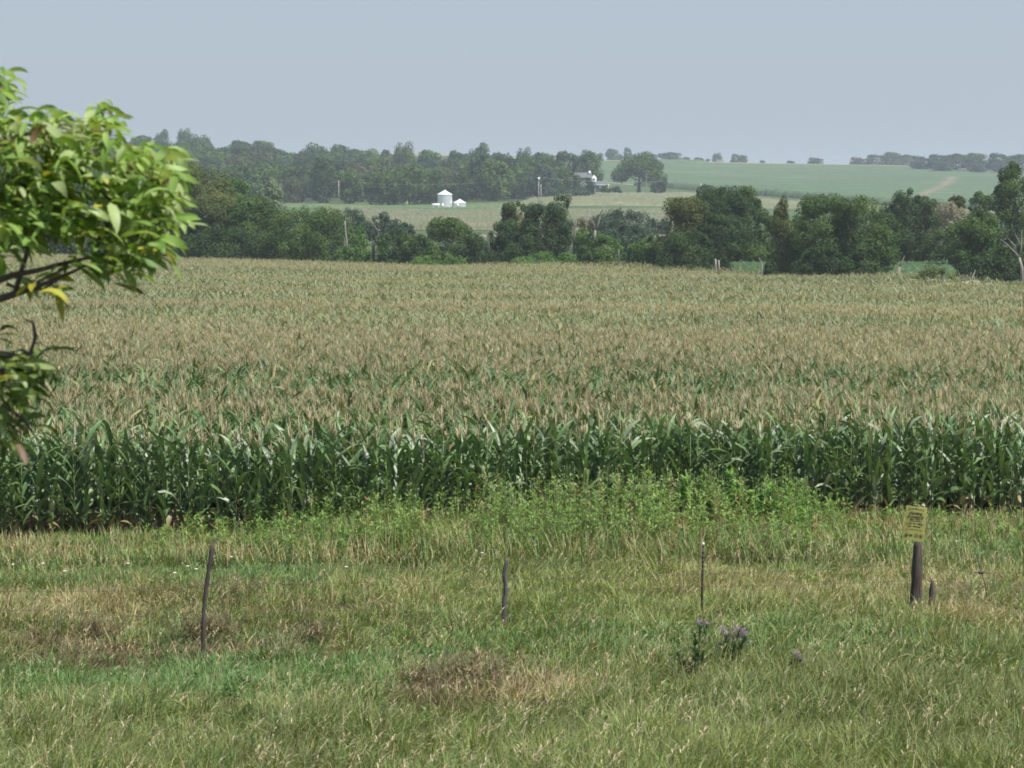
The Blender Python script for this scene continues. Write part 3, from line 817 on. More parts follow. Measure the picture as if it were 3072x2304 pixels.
def farmhouse():
    D = 1095; p = at(1778, 572, D); g = h(p.x, D)
    o = thing('farmhouse', (p.x, D, g), "farmhouse with grey roofs, white gable and porch, half hidden by trees", 'house')
    k = D / F
    def X(u): return (u - 1536) * k - p.x
    def Z(v): return at(1778, v, D).z - g
    a = Acc(); a.box(((X(1725) + X(1787)) / 2, 6, Z(545) / 2), (X(1787) - X(1725), 8, Z(545)), (.45, .47, .48)); a.build('wall', M_paint, o)
    x0, x1 = X(1722), X(1775); ze, zr = Z(533), Z(517)
    a = Acc(); a.add([(x0, 1.6, ze), (x1, 1.6, ze), (x1, 6, zr), (x0, 6, zr), (x0, 10.4, ze), (x1, 10.4, ze)], [(0, 1, 2, 3), (3, 2, 5, 4)], [(0, 3, 4), (1, 5, 2)], (1.0, 1.0, 1.0))
    rf = a.build('roof', M_shing, o)
    a = Acc(); a.box((X(1768.5), 4.5, Z(518)), (1.0, .8, Z(514) - Z(525)), (.75, .75, .74)); a.build('chimney', M_paint, rf)
    a = Acc(); xa, xb = X(1773), X(1789)
    a.add([(xa, 1.2, Z(546)), (xb, 1.2, Z(546)), (xb, 1.2, Z(533)), ((xa + xb) / 2, 1.2, Z(525)), (xa, 1.2, Z(533)), (xa, 3, Z(546)), (xb, 3, Z(546)), (xb, 3, Z(533)), ((xa + xb) / 2, 3, Z(525)), (xa, 3, Z(533))],
          [(1, 6, 7, 2), (2, 7, 8, 3), (3, 8, 9, 4), (4, 9, 5, 0)], [(0, 1, 2), (0, 2, 3), (0, 3, 4)], (.55, .56, .56))
    gb = a.build('gable', M_paint, o)
    a = Acc(); a.box(((xa + xb) / 2, 1.17, Z(538)), (1.0, .05, .9), (.06, .07, .09)); a.build('window', M_paint, gb)
    x0, x1 = X(1779), X(1828); ze, zr = Z(554.5), Z(543)
    a = Acc(); a.add([(x0, -1.6, ze), (x1, -1.6, ze), (x1 - 2.2, 1.6, zr), (x0, 1.6, zr), (x1, 5, ze), (x0, 5, ze)], [(0, 1, 2, 3), (3, 2, 4, 5)], [(1, 4, 2)], (1.0, 1.05, 1.1))
    a.build('porch_roof', M_shing, o)
    a = Acc(); a.box(((x0 + x1) / 2, -1.63, ze - .08), (x1 - x0 + .2, .06, .26), (.8, .8, .8)); a.build('fascia', M_paint, o)
    for uu in (1784, 1799, 1824):
        a = Acc(); a.box((X(uu), -1.3, ze / 2 - .1), (.28, .28, ze - .2), (.8, .8, .8)); a.build('porch_post', M_paint, o)
    a = Acc(); a.box(((x0 + x1) / 2 - .4, 2.4, ze / 2 - .1), (x1 - x0 - 1.5, 4.0, ze - .3), (.35, .38, .40)); a.build('porch_wall', M_paint, o)
farmhouse()
def white_house():
    D = 2190; p = at(2162, 487, D); g = h(p.x, D)
    o = thing('white_house', (p.x, D, g), "tiny white house between skyline trees on the far crest", 'house')
    a = Acc(); a.box((-.6, 0, 1.6), (6.2, 5, 3.2), (.72, .72, .72)); a.build('wall', M_paint, o)
    a = Acc(); a.add([(-4.1, -2.8, 3.1), (2.9, -2.8, 3.1), (2.9, 0, 4.6), (-4.1, 0, 4.6), (-4.1, 2.8, 3.1), (2.9, 2.8, 3.1)], [(0, 1, 2, 3), (3, 2, 5, 4)], [(0, 3, 4), (1, 5, 2)], (3.0, 3.0, 3.0)); a.build('roof', M_shing, o)
    a = Acc(); a.box((-1.5, -2.53, 1.3), (.9, .06, 2.0), (.2, .2, .22)); a.build('door', M_paint, o)
white_house()
def small_shed():
    D = 1115; p = at(945, 566, D); g = h(p.x, D)
    o = thing('small_shed', (p.x, D, g), "tiny white-fronted shed at the dark edge of the left wood", 'shed')
    zc = p.z - g
    a = Acc(); a.box((0, 0, zc / 2), (2.4, 2, zc + .2), (.16, .12, .10)); a.build('wall', M_paint, o)
    a = Acc(); a.box((-.35, -1.03, zc - .3), (.35, .06, 1.1), (.8, .8, .8)); a.build('door', M_paint, o)
    a = Acc(); a.box((.35, -1.03, zc - .3), (.35, .06, .9), (.8, .8, .8)); a.build('window', M_paint, o)
    a = Acc(); a.add([(-1.5, -1.3, zc + .1), (1.5, -1.3, zc + .1), (1.5, 0, zc + .8), (-1.5, 0, zc + .8), (-1.5, 1.3, zc + .1), (1.5, 1.3, zc + .1)], [(0, 1, 2, 3), (3, 2, 5, 4)], [(0, 3, 4), (1, 5, 2)], (.6, .6, .6)); a.build('roof', M_shing, o)
small_shed()
WPOLE = (.45, .43, .40)
def pole(u, vt, vb, D, label, r=.14, arm=0, lamp=False, name='utility_pole', cat='utility pole'):
    p = at(u, vt, D); g = h(p.x, D)
    o = thing(name, (p.x, D, g), label, cat)
    Ht = p.z - g
    a = Acc(); a.tube([(0, 0, -.3), (0, 0, Ht)], [r, r * .75], 8, WPOLE); a.build('pole', M_bark, o)
    if arm:
        a = Acc(); a.box((0, -.18, Ht - .4), (arm, .12, .14), WPOLE); a.build('crossarm', M_bark, o)
        for s in (-.42, .42):
            a = Acc(); a.tube([(s * arm, -.18, Ht - .32), (s * arm, -.18, Ht - .1)], .05, 6, (.5, .5, .5)); a.build('insulator', M_paint, o)
    if lamp:
        a = Acc(); a.tube([(.05, -.25, Ht - 1.3), (.05, -.25, Ht - .4)], [.3, .3], 10, (.8, .8, .8)); a.build('transformer', M_paint, o)
    return Vector((p.x, D, p.z))
pA = pole(1016, 541, 611, 905, "lone thin utility pole at the left wood's edge", .13)
pB = pole(1616, 530, 600, 905, "taller of the two utility poles above the central tree, carrying the wire", .17, arm=1.6, lamp=True)
pC = pole(1623, 553, 600, 900, "shorter utility pole close beside the taller one", .13)
pD = pole(2103, 549, 600, 960, "utility pole with a white transformer above the large dark clump", .13, lamp=True)
pE = pole(1940, 520, 575, 1060, "thin yard light pole right of the willow trunk", .08, lamp=False)
pole(2088, 452, 487, 2350, "very thin mast on the far skyline left of the white house", .16, name='mast', cat='mast')
pole(2312, 455, 487, 2350, "very thin mast on the far skyline right of the white house", .16, name='mast', cat='mast')
pole(1221, 603, 613, 880, "short white marker post in the pasture left of the bins", .16, name='marker_post', cat='post')
def wire(a_, b_, sag, r, label):
    acc = Acc(); n = 14
    P = [a_.lerp(b_, i / n) - Vector((0, 0, sag * 4 * (i / n) * (1 - i / n))) for i in range(n + 1)]
    acc.tube(P, r, 4, (.35, .37, .4))
    o = acc.build('overhead_wire', M_paint); tag(o, label, 'wire')
dn = Vector((0, 0, -.3))
wire(pB + dn, at(1996, 543, 1000), 1.0, .03, "overhead wire running right from the taller utility pole past the farmhouse")
wire(at(1996, 543, 1000), pD + dn, .3, .025, "overhead wire continuing to the pole with the white transformer")
wire(pA + dn, pB + dn, 2.0, .015, "faint overhead wire running left from the taller pole above the bins")
def mailbox():
    p = at(1771, 594, 990); g = h(p.x, 990)
    o = thing('white_barrel', (p.x, 990, g), "small white barrel on the lawn edge below the blue-grey shrub", 'barrel')
    a = Acc(); a.tube([(0, 0, 0), (0, 0, .2), (0, 0, .9), (0, 0, 1.0)], [.4, .48, .48, .4], 12, (.8, .8, .8)); a.build('body', M_paint, o)
    a = Acc(); a.tube([(0, 0, 1.0), (0, 0, 1.06)], [.44, .4], 12, (.7, .7, .7)); a.build('lid', M_paint, o)
mailbox()
def railing():
    # dark rail line on the far lane
    a = Acc()
    P = []
    for u in np.linspace(1245, 1470, 16):
        x = (u - 1536) / F * 470; P.append((x, 470, h(x, 470) + .9))
    o = thing('field_fence', (P[0][0], 470, P[0][2] - .9), "thin dark rail fence along the lane behind the creek bushes", 'fence')
    b = Vector(o.location)
    a.tube([Vector(p) - b for p in P], .07, 4, (.06, .05, .05)); a.build('rail', M_paint, o)
    for p in P[::3]:
        a = Acc(); a.tube([Vector(p) - b - Vector((0, 0, 1)), Vector(p) - b + Vector((0, 0, .1))], .08, 5, (.08, .07, .06)); a.build('post', M_paint, o)
railing()

# ------------------------------------------------------------------ corn
CG = np.array([[.055, .100, .036], [.075, .128, .045], [.098, .158, .06], [.12, .19, .08]])
TS = np.array([.40, .345, .225])
def corn_plant(rng, seg=5, nleaf=13, fold=.16, hgt=None, leafL=.85):
    """a detailed plant at the origin: three accumulators (stalk, leaves, tassel)"""
    Ht = hgt or rng.uniform(1.82, 2.2)
    st, lf, ts, ear = Acc(), Acc(), Acc(), Acc()
    st.tube([(0, 0, -.05), (rng.uniform(-.02, .02), 0, Ht * .5), (rng.uniform(-.04, .04), rng.uniform(-.03, .03), Ht)], [.016, .013, .006], 5, (.12, .17, .06))
    pl = rng.uniform(0, 3.14)
    t = (np.arange(nleaf) + .7) / nleaf
    az = pl + math.pi * (np.arange(nleaf) % 2) + rng.normal(0, .35, nleaf)
    base = np.stack([np.zeros(nleaf), np.zeros(nleaf), t ** .9 * Ht * .93], 1)
    L = leafL * (0.65 + .5 * np.sin(np.pi * np.clip(t, .1, .95))) * rng.uniform(.85, 1.15, nleaf)
    th0 = rng.uniform(.22, .5, nleaf); th1 = rng.uniform(.9, 2.5, nleaf) * (1.1 - .45 * t)
    c = CG[rng.integers(0, 3, nleaf)] * rng.uniform(.85, 1.2, (nleaf, 1))
    c *= 1.4
    pal = rng.random(nleaf) < .14; c[pal] = np.array([.24, .29, .20]) * rng.uniform(.8, 1.1, (pal.sum(), 1))  # grey-white sheen painted as a paler colour on some leaves
    c[t < .12] = (.22, .19, .09)
    ribbons(lf, base, az, L, .118 * rng.uniform(.75, 1.15, nleaf), th0, th1, seg, c, fold=fold, twist=rng.normal(0, .9, nleaf), power=1.3,
            prof=lambda s: (1 - s ** 2.4) * min(1, .55 + 2 * s))
    n = 9
    b = np.repeat([[0, 0, Ht]], n, 0) + np.stack([np.zeros(n), np.zeros(n), np.linspace(-.02, .12, n)], 1)
    ribbons(ts, b, rng.uniform(0, 6.28, n), rng.uniform(.2, .32, n), .016, rng.uniform(.1, .5, n), rng.uniform(.5, 1.2, n), 3, TS * rng.uniform(.8, 1.15, (n, 1)), prof=lambda s: 1 - .3 * s)
    ts.tube([(0, 0, Ht), (0, 0, Ht + .38)], [.008, .006], 3, TS)
    z = Ht * .45; ca, sa = math.cos(pl), math.sin(pl)
    ear.tube([(ca * .02, sa * .02, z), (ca * .06, sa * .06, z + .08), (ca * .09, sa * .09, z + .2), (ca * .1, sa * .1, z + .27)], [.012, .03, .026, .008], 6, (.16, .22, .08))
    return st, lf, ts, ear
variants = []
for i in range(14):
    r = np.random.default_rng(70 + i)
    s_, l_, t_, e_ = corn_plant(r)
    variants.append((s_.mesh('stalk', M_corn), l_.mesh('leaves', M_corn), t_.mesh('tassel', M_dry), e_.mesh('ear', M_corn)))
def corn_front(x):             # depth of the first row at x
    return 49.7 + 0.22 * x + 0.35 * math.sin(x * .5)
rng = np.random.default_rng(3)
spots = []
for row in range(3):
    for x in np.arange(-11.9, 11.9, .243):
        xx = x + rng.normal(0, .05)
        spots.append((row, xx, corn_front(xx) + row * .72 + rng.normal(0, .05)))
for row, x, y in spots:
    k = int(rng.integers(0, 14)); s = rng.uniform(.93, 1.08)
    if row == 0: s *= .97
    lab = ["green corn plant in the outermost row of the field edge", "corn plant in the second row from the field edge", "corn plant in the third row from the field edge"][row]
    o = thing('corn_plant', (x, y, h(x, y)), lab, 'corn plant', ["outermost corn row", "second corn row", "third corn row"][row], rng.uniform(0, 6.28))
    for m, nm in zip(variants[k], ('stalk', 'leaves', 'tassel', 'ear')):
        if nm == 'ear' and row: continue
        inst(m, nm, o, sc=(s, s, s))

def tassel_amount(x, y):      # broad strips of the field where tassels are thick or sparse
    w = y * (1 + .10 * (fbm(x / 35, y / 40, 2) - .5)) + x * .03
    p = np.interp(w, [52, 55, 58, 61, 66, 72, 78, 95, 102, 108, 122, 128, 134, 140, 156, 162, 172, 177, 200, 206, 220, 226, 246, 254, 330],
                  [.5, .85, .95, .6, .3, .5, .9, 1., .75, .25, .2, .8, .7, .2, .12, .75, .8, .12, .05, .7, .8, .2, .25, .85, .85])
    return np.clip(.5 + (p - .5) * 1.25 + 1.3 * (fbm(x / 22 + 9, y / 4, 4, 3) - .5), 0.0, 1)
def corn_mass():
    a = Acc()
    rng = np.random.default_rng(8)
    # x range per depth band, a little wider than the view
    def plants(y0, y1, dx, dy):
        X, Y = [], []
        y = y0
        while y < y1:
            hw = .2226 * y * 1.12 + 2
            x = np.arange(-hw, hw, dx) + rng.normal(0, dx * .3)
            x = x + rng.normal(0, dx * .25, len(x))
            X.append(x); Y.append(y + .22 * x * np.clip((64 - y) / 12, 0, 1) + rng.normal(0, dy * .12, len(x)))
            y += dy
        X, Y = np.concatenate(X), np.concatenate(Y)
        u = 1536 + F * X / Y
        k = Y < edge_d(u) - rng.uniform(0, 1.0, len(X))
        return X[k], Y[k]
    def emit(X, Y, nl, seg, tn, ws, hb, leafz):
        N = len(X)
        G = H(X, Y); Ht = rng.normal(2.1, .10, N) * (.97 + .07 * fbm(X / 4, Y / 4, 5))
        tone = fbm(X / 12, Y / 5, 1)
        am = tassel_amount(X, Y)
        for j in range(nl):
            t = leafz + (1 - leafz) * (j + rng.random(N)) / nl
            base = np.stack([X, Y, G + Ht * t * .90], 1)
            far = np.clip((Y - 58) / 80, 0, .85)[:, None]  # leaf colour lifted with distance to soften the dark gaps
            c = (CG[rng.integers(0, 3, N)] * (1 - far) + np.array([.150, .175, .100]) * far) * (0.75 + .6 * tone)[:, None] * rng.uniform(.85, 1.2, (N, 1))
            dryl = rng.random(N) < .06
            c[dryl] = (.26, .23, .11)
            ribbons(a, base, rng.uniform(0, 6.28, N), rng.uniform(.45, .85, N), .085 * ws, rng.uniform(.25, .75, N), rng.uniform(1.0, 2.3, N) * (1.1 - .3 * t), seg, c, power=1.3, twist=rng.normal(0, .8, N), prof=lambda s: (1 - s ** 2.4) * min(1, .55 + 2 * s))
        keep = rng.random(N) < .02 + .9 * am
        Xk, Yk, Gk, Hk = X[keep], Y[keep], G[keep], Ht[keep]; n = keep.sum()
        yl = np.clip((Yk - 110) / 120, 0, .85)[:, None]
        tc = (TS * (1 - yl) + np.array([.36, .335, .20]) * yl) * (.82 + .3 * fbm(Xk / 20, Yk / 6, 3))[:, None]
        for j in range(tn):
            base = np.stack([Xk, Yk, Gk + Hk - .03 + .1 * rng.random(n)], 1)
            st = rng.random(n) * .35 if j else np.zeros(n)
            ribbons(a, base, rng.uniform(0, 6.28, n), rng.uniform(.18, .40, n), .014 * ws, .05 + st, .3 + st * 3, 2, tc * rng.uniform(.8, 1.15, (n, 1)), prof=lambda s: 1 - .3 * s)
    # unseen sides of the first three rows, then the field
    for row in range(3):
        for side in (-1, 1):
            x = side * np.arange(12.1, 15.5, .25); y = np.array([corn_front(v) for v in x]) + row * .72
            emit(x, y, 11, 4, 8, 1.1, 0, .1)
    X, Y = plants(52.4, 54, .24, .74); emit(X, Y, 10, 4, 8, 1.05, 0, .2)
    X, Y = plants(54, 62, .22, .76); emit(X, Y, 6, 4, 13, 1.0, 0, .5)
    X, Y = plants(62, 95, .22, .76); emit(X, Y, 4, 3, 15, 1.0, 0, .7)
    X, Y = plants(95, 150, .21, .80); emit(X, Y, 4, 2, 11, 1.2, 0, .72)
    X, Y = plants(150, 332, .27, 1.05); emit(X, Y, 3, 2, 7, 1.7, 0, .76)
    o = a.build('corn_crop', M_cornmass)
    tag(o, "wide tasselled corn field, tan on top, filling the middle of the view", kind='stuff')
    # understorey sheet comes next, with the gap shade set by its colour
M_cornmass = mat("corn_mass", rough=0.55, spec=0.3, trans=0.25)
corn_mass()
def corn_gap_sheet():
    a = Acc(); rng = np.random.default_rng(12)
    ys = np.concatenate([np.linspace(54, 100, 40), np.linspace(102, 240, 60), np.linspace(242, 331, 30)]); ss = np.linspace(-1, 1, 90)
    X = ss[None] * (.2226 * ys * 1.12 + 2)[:, None]; Y = np.repeat(ys[:, None], 90, 1)
    U = 1536 + F * X / Y
    E = edge_d(U) - 1.2
    Y = np.minimum(Y, E); X = (U - 1536) / F * Y
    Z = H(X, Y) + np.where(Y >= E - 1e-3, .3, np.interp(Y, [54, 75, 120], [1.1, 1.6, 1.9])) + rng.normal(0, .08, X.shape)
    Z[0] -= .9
    r, c = X.shape; i = np.arange(r * c).reshape(r, c)
    q = np.stack([i[:-1, :-1], i[:-1, 1:], i[1:, 1:], i[1:, :-1]], -1).reshape(-1, 4)
    a.add(np.stack([X, Y, Z], -1).reshape(-1, 3), q, None, (np.array([.05, .075, .03]) + np.array([.17, .14, .08]) * np.clip((Y.reshape(-1, 1) - 60) / 70, 0, 1)) * rng.uniform(.8, 1.2, (r * c, 1)))  # painted dark near, paler far off so gaps look less shaded
    o = a.build('corn_understorey', M_field); tag(o, "sheet for the lower corn foliage, gap shade painted and lightened with distance", kind='stuff')
corn_gap_sheet()

# ------------------------------------------------------------------ grass
def ground_at(u, v, lift=.2):
    lo, hi = 8., 60.
    for _ in range(40):
        m = (lo + hi) / 2; p = at(u, v, m)
        if p.z > h(p.x, m) + lift: lo = m
        else: hi = m
    return at(u, v, lo)
PATCH = []                      # (x, y, rx, ry, colour index, strength)
def patch(u, v, ru, rv, k, s=1.0):
    p = ground_at(u, v); rx = ru / F * p.y
    ry = abs(ground_at(u, v - rv).y - ground_at(u, v + rv).y) / 2
    PATCH.append((p.x, p.y, rx, ry, k, s))
# 0 lush, 1 yellow-green, 2 olive, 3 tan, 4 brown
for pp in [(250, 2000, 560, 62, 0, 1.8), (900, 1985, 420, 50, 0, 1.1), (700, 2020, 500, 60, 0, .6), (1900, 1905, 480, 45, 0, .8), (2450, 1875, 420, 40, 0, .6), (1350, 1960, 200, 60, 0, .9),
           (1430, 2050, 185, 48, 4, 2.0), (1270, 2070, 80, 26, 4, 1.2), (1600, 2060, 120, 40, 3, .8),
           (620, 1922, 170, 30, 4, 2.0), (280, 1922, 90, 28, 4, 2.0), (120, 1955, 200, 35, 4, 1.0), (950, 1920, 90, 25, 4, 1.0),
           (300, 1790, 420, 70, 3, .7), (700, 1800, 380, 70, 4, .5), (1150, 1740, 160, 50, 3, .8), (1080, 1790, 120, 30, 4, .9),
           (850, 1710, 140, 14, 4, 1.2), (500, 1720, 600, 20, 0, .8), (400, 1655, 600, 35, 0, 1.2), (900, 1660, 300, 40, 0, 1.3), (300, 1620, 350, 25, 3, .6),
           (1600, 1640, 500, 35, 0, 1.4), (2350, 1640, 350, 32, 0, 1.8), (2950, 1620, 200, 45, 0, 1.5), (2000, 1650, 180, 40, 1, 1.0),
           (1500, 1760, 500, 60, 1, .8), (2300, 1740, 500, 70, 1, 1.2), (2300, 1740, 300, 40, 3, .6), (2850, 1720, 200, 40, 3, .6), (2900, 1815, 200, 35, 3, .7), (2550, 1590, 500, 25, 3, .7),
           (2300, 2150, 900, 100, 2, .7), (2700, 2000, 500, 80, 2, .8), (700, 2200, 800, 90, 2, .6), (1900, 2230, 500, 60, 1, .7), (850, 2240, 70, 25, 4, .9),
           (2650, 1570, 350, 16, 3, .8), (2100, 1770, 80, 30, 4, .3), (1280, 1650, 60, 60, 4, .6), (560, 1870, 90, 40, 0, 1.2), (720, 1860, 80, 30, 0, .7)]:
    patch(*pp)
PAL = np.stack([LUSH, YGRN, OLIV, TAN, BRWN])
def weights(X, Y):
    W = np.zeros((len(X), 5))
    n0 = fbm(X / 1.6, Y / 2.2, 0); n1 = fbm(X / 1.1 + 30, Y / 1.5, 1); n2 = fbm(X / .8, Y / 1.1 + 20, 2); n3 = fbm(X / .6 + 60, Y / .9, 3)
    W[:, 0] = .35 + 2.2 * np.clip(n0 - .52, 0, 1)
    W[:, 1] = .75 + 2.0 * np.clip(n1 - .5, 0, 1)
    W[:, 2] = .65 + 2.0 * np.clip(n2 - .5, 0, 1)
    W[:, 3] = .13 + 1.2 * np.clip(n3 - .55, 0, 1)
    W[:, 4] = .06 + 1.0 * np.clip(n2 - .6, 0, 1)
    for (x, y, rx, ry, k, s) in PATCH:
        g = s * np.exp(-(((X + 1.2 * (n0 - .5) - x) / rx) ** 2 + ((Y + 2.2 * (n1 - .5) - y) / ry) ** 2) ** 1.2 * .7)
        W *= (1 - .93 * np.clip(g, 0, 1))[:, None]
        W[:, k] += 1.4 * g
    return W / W.sum(1)[:, None]
def grass():
    rng = np.random.default_rng(21)
    a = Acc()
    TX, TY = [], []
    for (y0, y1, dens) in [(17.5, 24, 75), (24, 31, 62), (31, 40, 50), (40, 50.5, 42)]:
        hw = .2226 * y1 * 1.1 + 1.3
        n = int((y1 - y0) * 2 * hw * dens)
        TX.append(rng.uniform(-hw, hw, n)); TY.append(rng.uniform(y0, y1, n))
    # thin cover between the camera and the frame's lower edge, for other viewpoints
    n = 9000; TX.append(rng.uniform(-9, 9, n)); TY.append(rng.uniform(3, 17.5, n))
    TX, TY = np.concatenate(TX), np.concatenate(TY)
    k = TY < 49.3 + .22 * TX; TX, TY = TX[k], TY[k]
    W = weights(TX, TY); cs = np.cumsum(W, 1)
    kind = (rng.random(len(TX))[:, None] > cs).sum(1).clip(0, 4)
    tall = .35 + 1.1 * fbm(TX / .7, TY / .9, 4, 2) ** 1.3
    dirn = fbm(TX / .9 + 8, TY / 1.1, 1, 2) * 9 - 4.5
    nb = np.where(TY < 17.5, 7, 11)
    idx = np.repeat(np.arange(len(TX)), nb)
    n = len(idx)
    sp = .10 + .02 * rng.random(n)
    ang = rng.uniform(0, 6.28, n); rr = np.sqrt(rng.random(n)) * sp
    X, Y = TX[idx] + np.cos(ang) * rr, TY[idx] + np.sin(ang) * rr
    kk = kind[idx]
    swap = rng.random(n) < .22
    kk = np.where(swap, (rng.random(n)[:, None] > cs[idx]).sum(1).clip(0, 4), kk)
    Hh = np.array([.26, .31, .32, .33, .22])[kk] * tall[idx] * rng.uniform(.6, 1.25, n) * np.interp(TY[idx], [17, 24, 29], [1.25, 1.15, 1])
    Z = H(X, Y) - .02
    col = PAL[kk] * rng.uniform(.6, 1.4, (n, 1)) * (.8 + .4 * rng.random(len(TX)))[idx][:, None] * (1 + rng.normal(0, .05, (n, 3)))
    wind = np.array([1.0, -.15])
    wl = .1 + .75 * fbm(X / 2.5, Y / 2.5, 5)
    dx, dy = np.cos(ang) * .8 + wl * .5 + .35 * np.cos(dirn[idx]), np.sin(ang) * .8 + .35 * np.sin(dirn[idx]) - .1
    az = np.arctan2(dy, dx)
    wid = np.interp(Y, [18, 30, 50], [.0075, .011, .017]) * np.where(kk == 0, 1.1, .95)
    th0 = rng.uniform(.0, .7, n); th1 = rng.uniform(.3, 2.3, n)
    tip = col * .6 + TAN * .4 * rng.random((n, 1))
    ribbons(a, np.stack([X, Y, Z], 1), az, Hh * 1.25, wid, th0, th1, 3, col, tipcol=tip, twist=rng.normal(0, .9, n))
    o = a.build('grass', M_grass)
    tag(o, "long windblown grass, green and straw-coloured, covering the bank", kind='stuff')
    # seed heads
    b = Acc()
    n = 3600
    X = rng.uniform(-10, 10, n); Y = 18 + 28 * rng.random(n) ** 1.3
    k = (np.abs(X) < .24 * Y + 1) & (fbm(X / 1.5, Y / 1.5, 5) > .44); X, Y = X[k], Y[k]; n = len(X)
    Z = H(X, Y); L = rng.uniform(.45, .8, n); az = rng.normal(-.1, .5, n)
    th0, th1 = rng.uniform(.0, .3, n), rng.uniform(.3, .9, n)
    ribbons(b, np.stack([X, Y, Z], 1), az, L, .0045, th0, th1, 4, np.array([.42, .36, .22]), prof=lambda s: 1)
    thm = (th0 + th1) / 2; r_, z_ = L * np.sin(thm) * .93, L * np.cos(thm) * .93
    tipx, tipy, tipz = X + np.cos(az) * r_, Y + np.sin(az) * r_, Z + z_
    for j in range(6):
        t = j / 6
        ribbons(b, np.stack([tipx - np.cos(az) * .1 * t, tipy, tipz - .12 * t + .02], 1), az + rng.normal(0, .8, n), rng.uniform(.04, .09, n), .011, rng.uniform(.4, 1, n), rng.uniform(1.2, 2.2, n), 2, np.array([.46, .38, .25]) * rng.uniform(.8, 1.2, (n, 1)))
    o = b.build('grass_seed_heads', M_grass); tag(o, "pale dry seed heads nodding above the grass", kind='stuff')
grass()

# ------------------------------------------------------------------ weeds between the fence and the corn
def leafy(acc, rng, x, y, z, Ht, n, Ll, Wl, cols, spread=.25, lean=(0, 0), stems=None, t0=.15):
    """one leafy stem with n leaves"""
    t = t0 + (1 - t0) * rng.random(n)
    base = np.stack([x + lean[0] * t, y + lean[1] * t, z + Ht * t], 1)
    az = rng.uniform(0, 6.28, n); off = spread * rng.random(n) * (1.15 - t)
    base[:, 0] += np.cos(az) * off; base[:, 1] += np.sin(az) * off
    c = cols[rng.integers(0, len(cols), n)] * rng.uniform(.8, 1.2, (n, 1))
    ribbons(acc, base, az, Ll * rng.uniform(.6, 1.2, n) * (1.15 - .5 * t), Wl, rng.uniform(.5, 1.0, n), rng.uniform(1.2, 2.1, n), 3, c, prof=lambda s: (1 - s ** 2) * min(1, .3 + 3.5 * s))
    (stems or acc).tube([(x, y, z - .05), (x + lean[0] * .5, y + lean[1] * .5, z + Ht * .5), (x + lean[0], y + lean[1], z + Ht)], [.008, .006, .003], 3, (.16, .17, .07))
WC = np.array([[.080, .165, .036], [.120, .225, .046], [.17, .28, .06], [.23, .29, .09]])
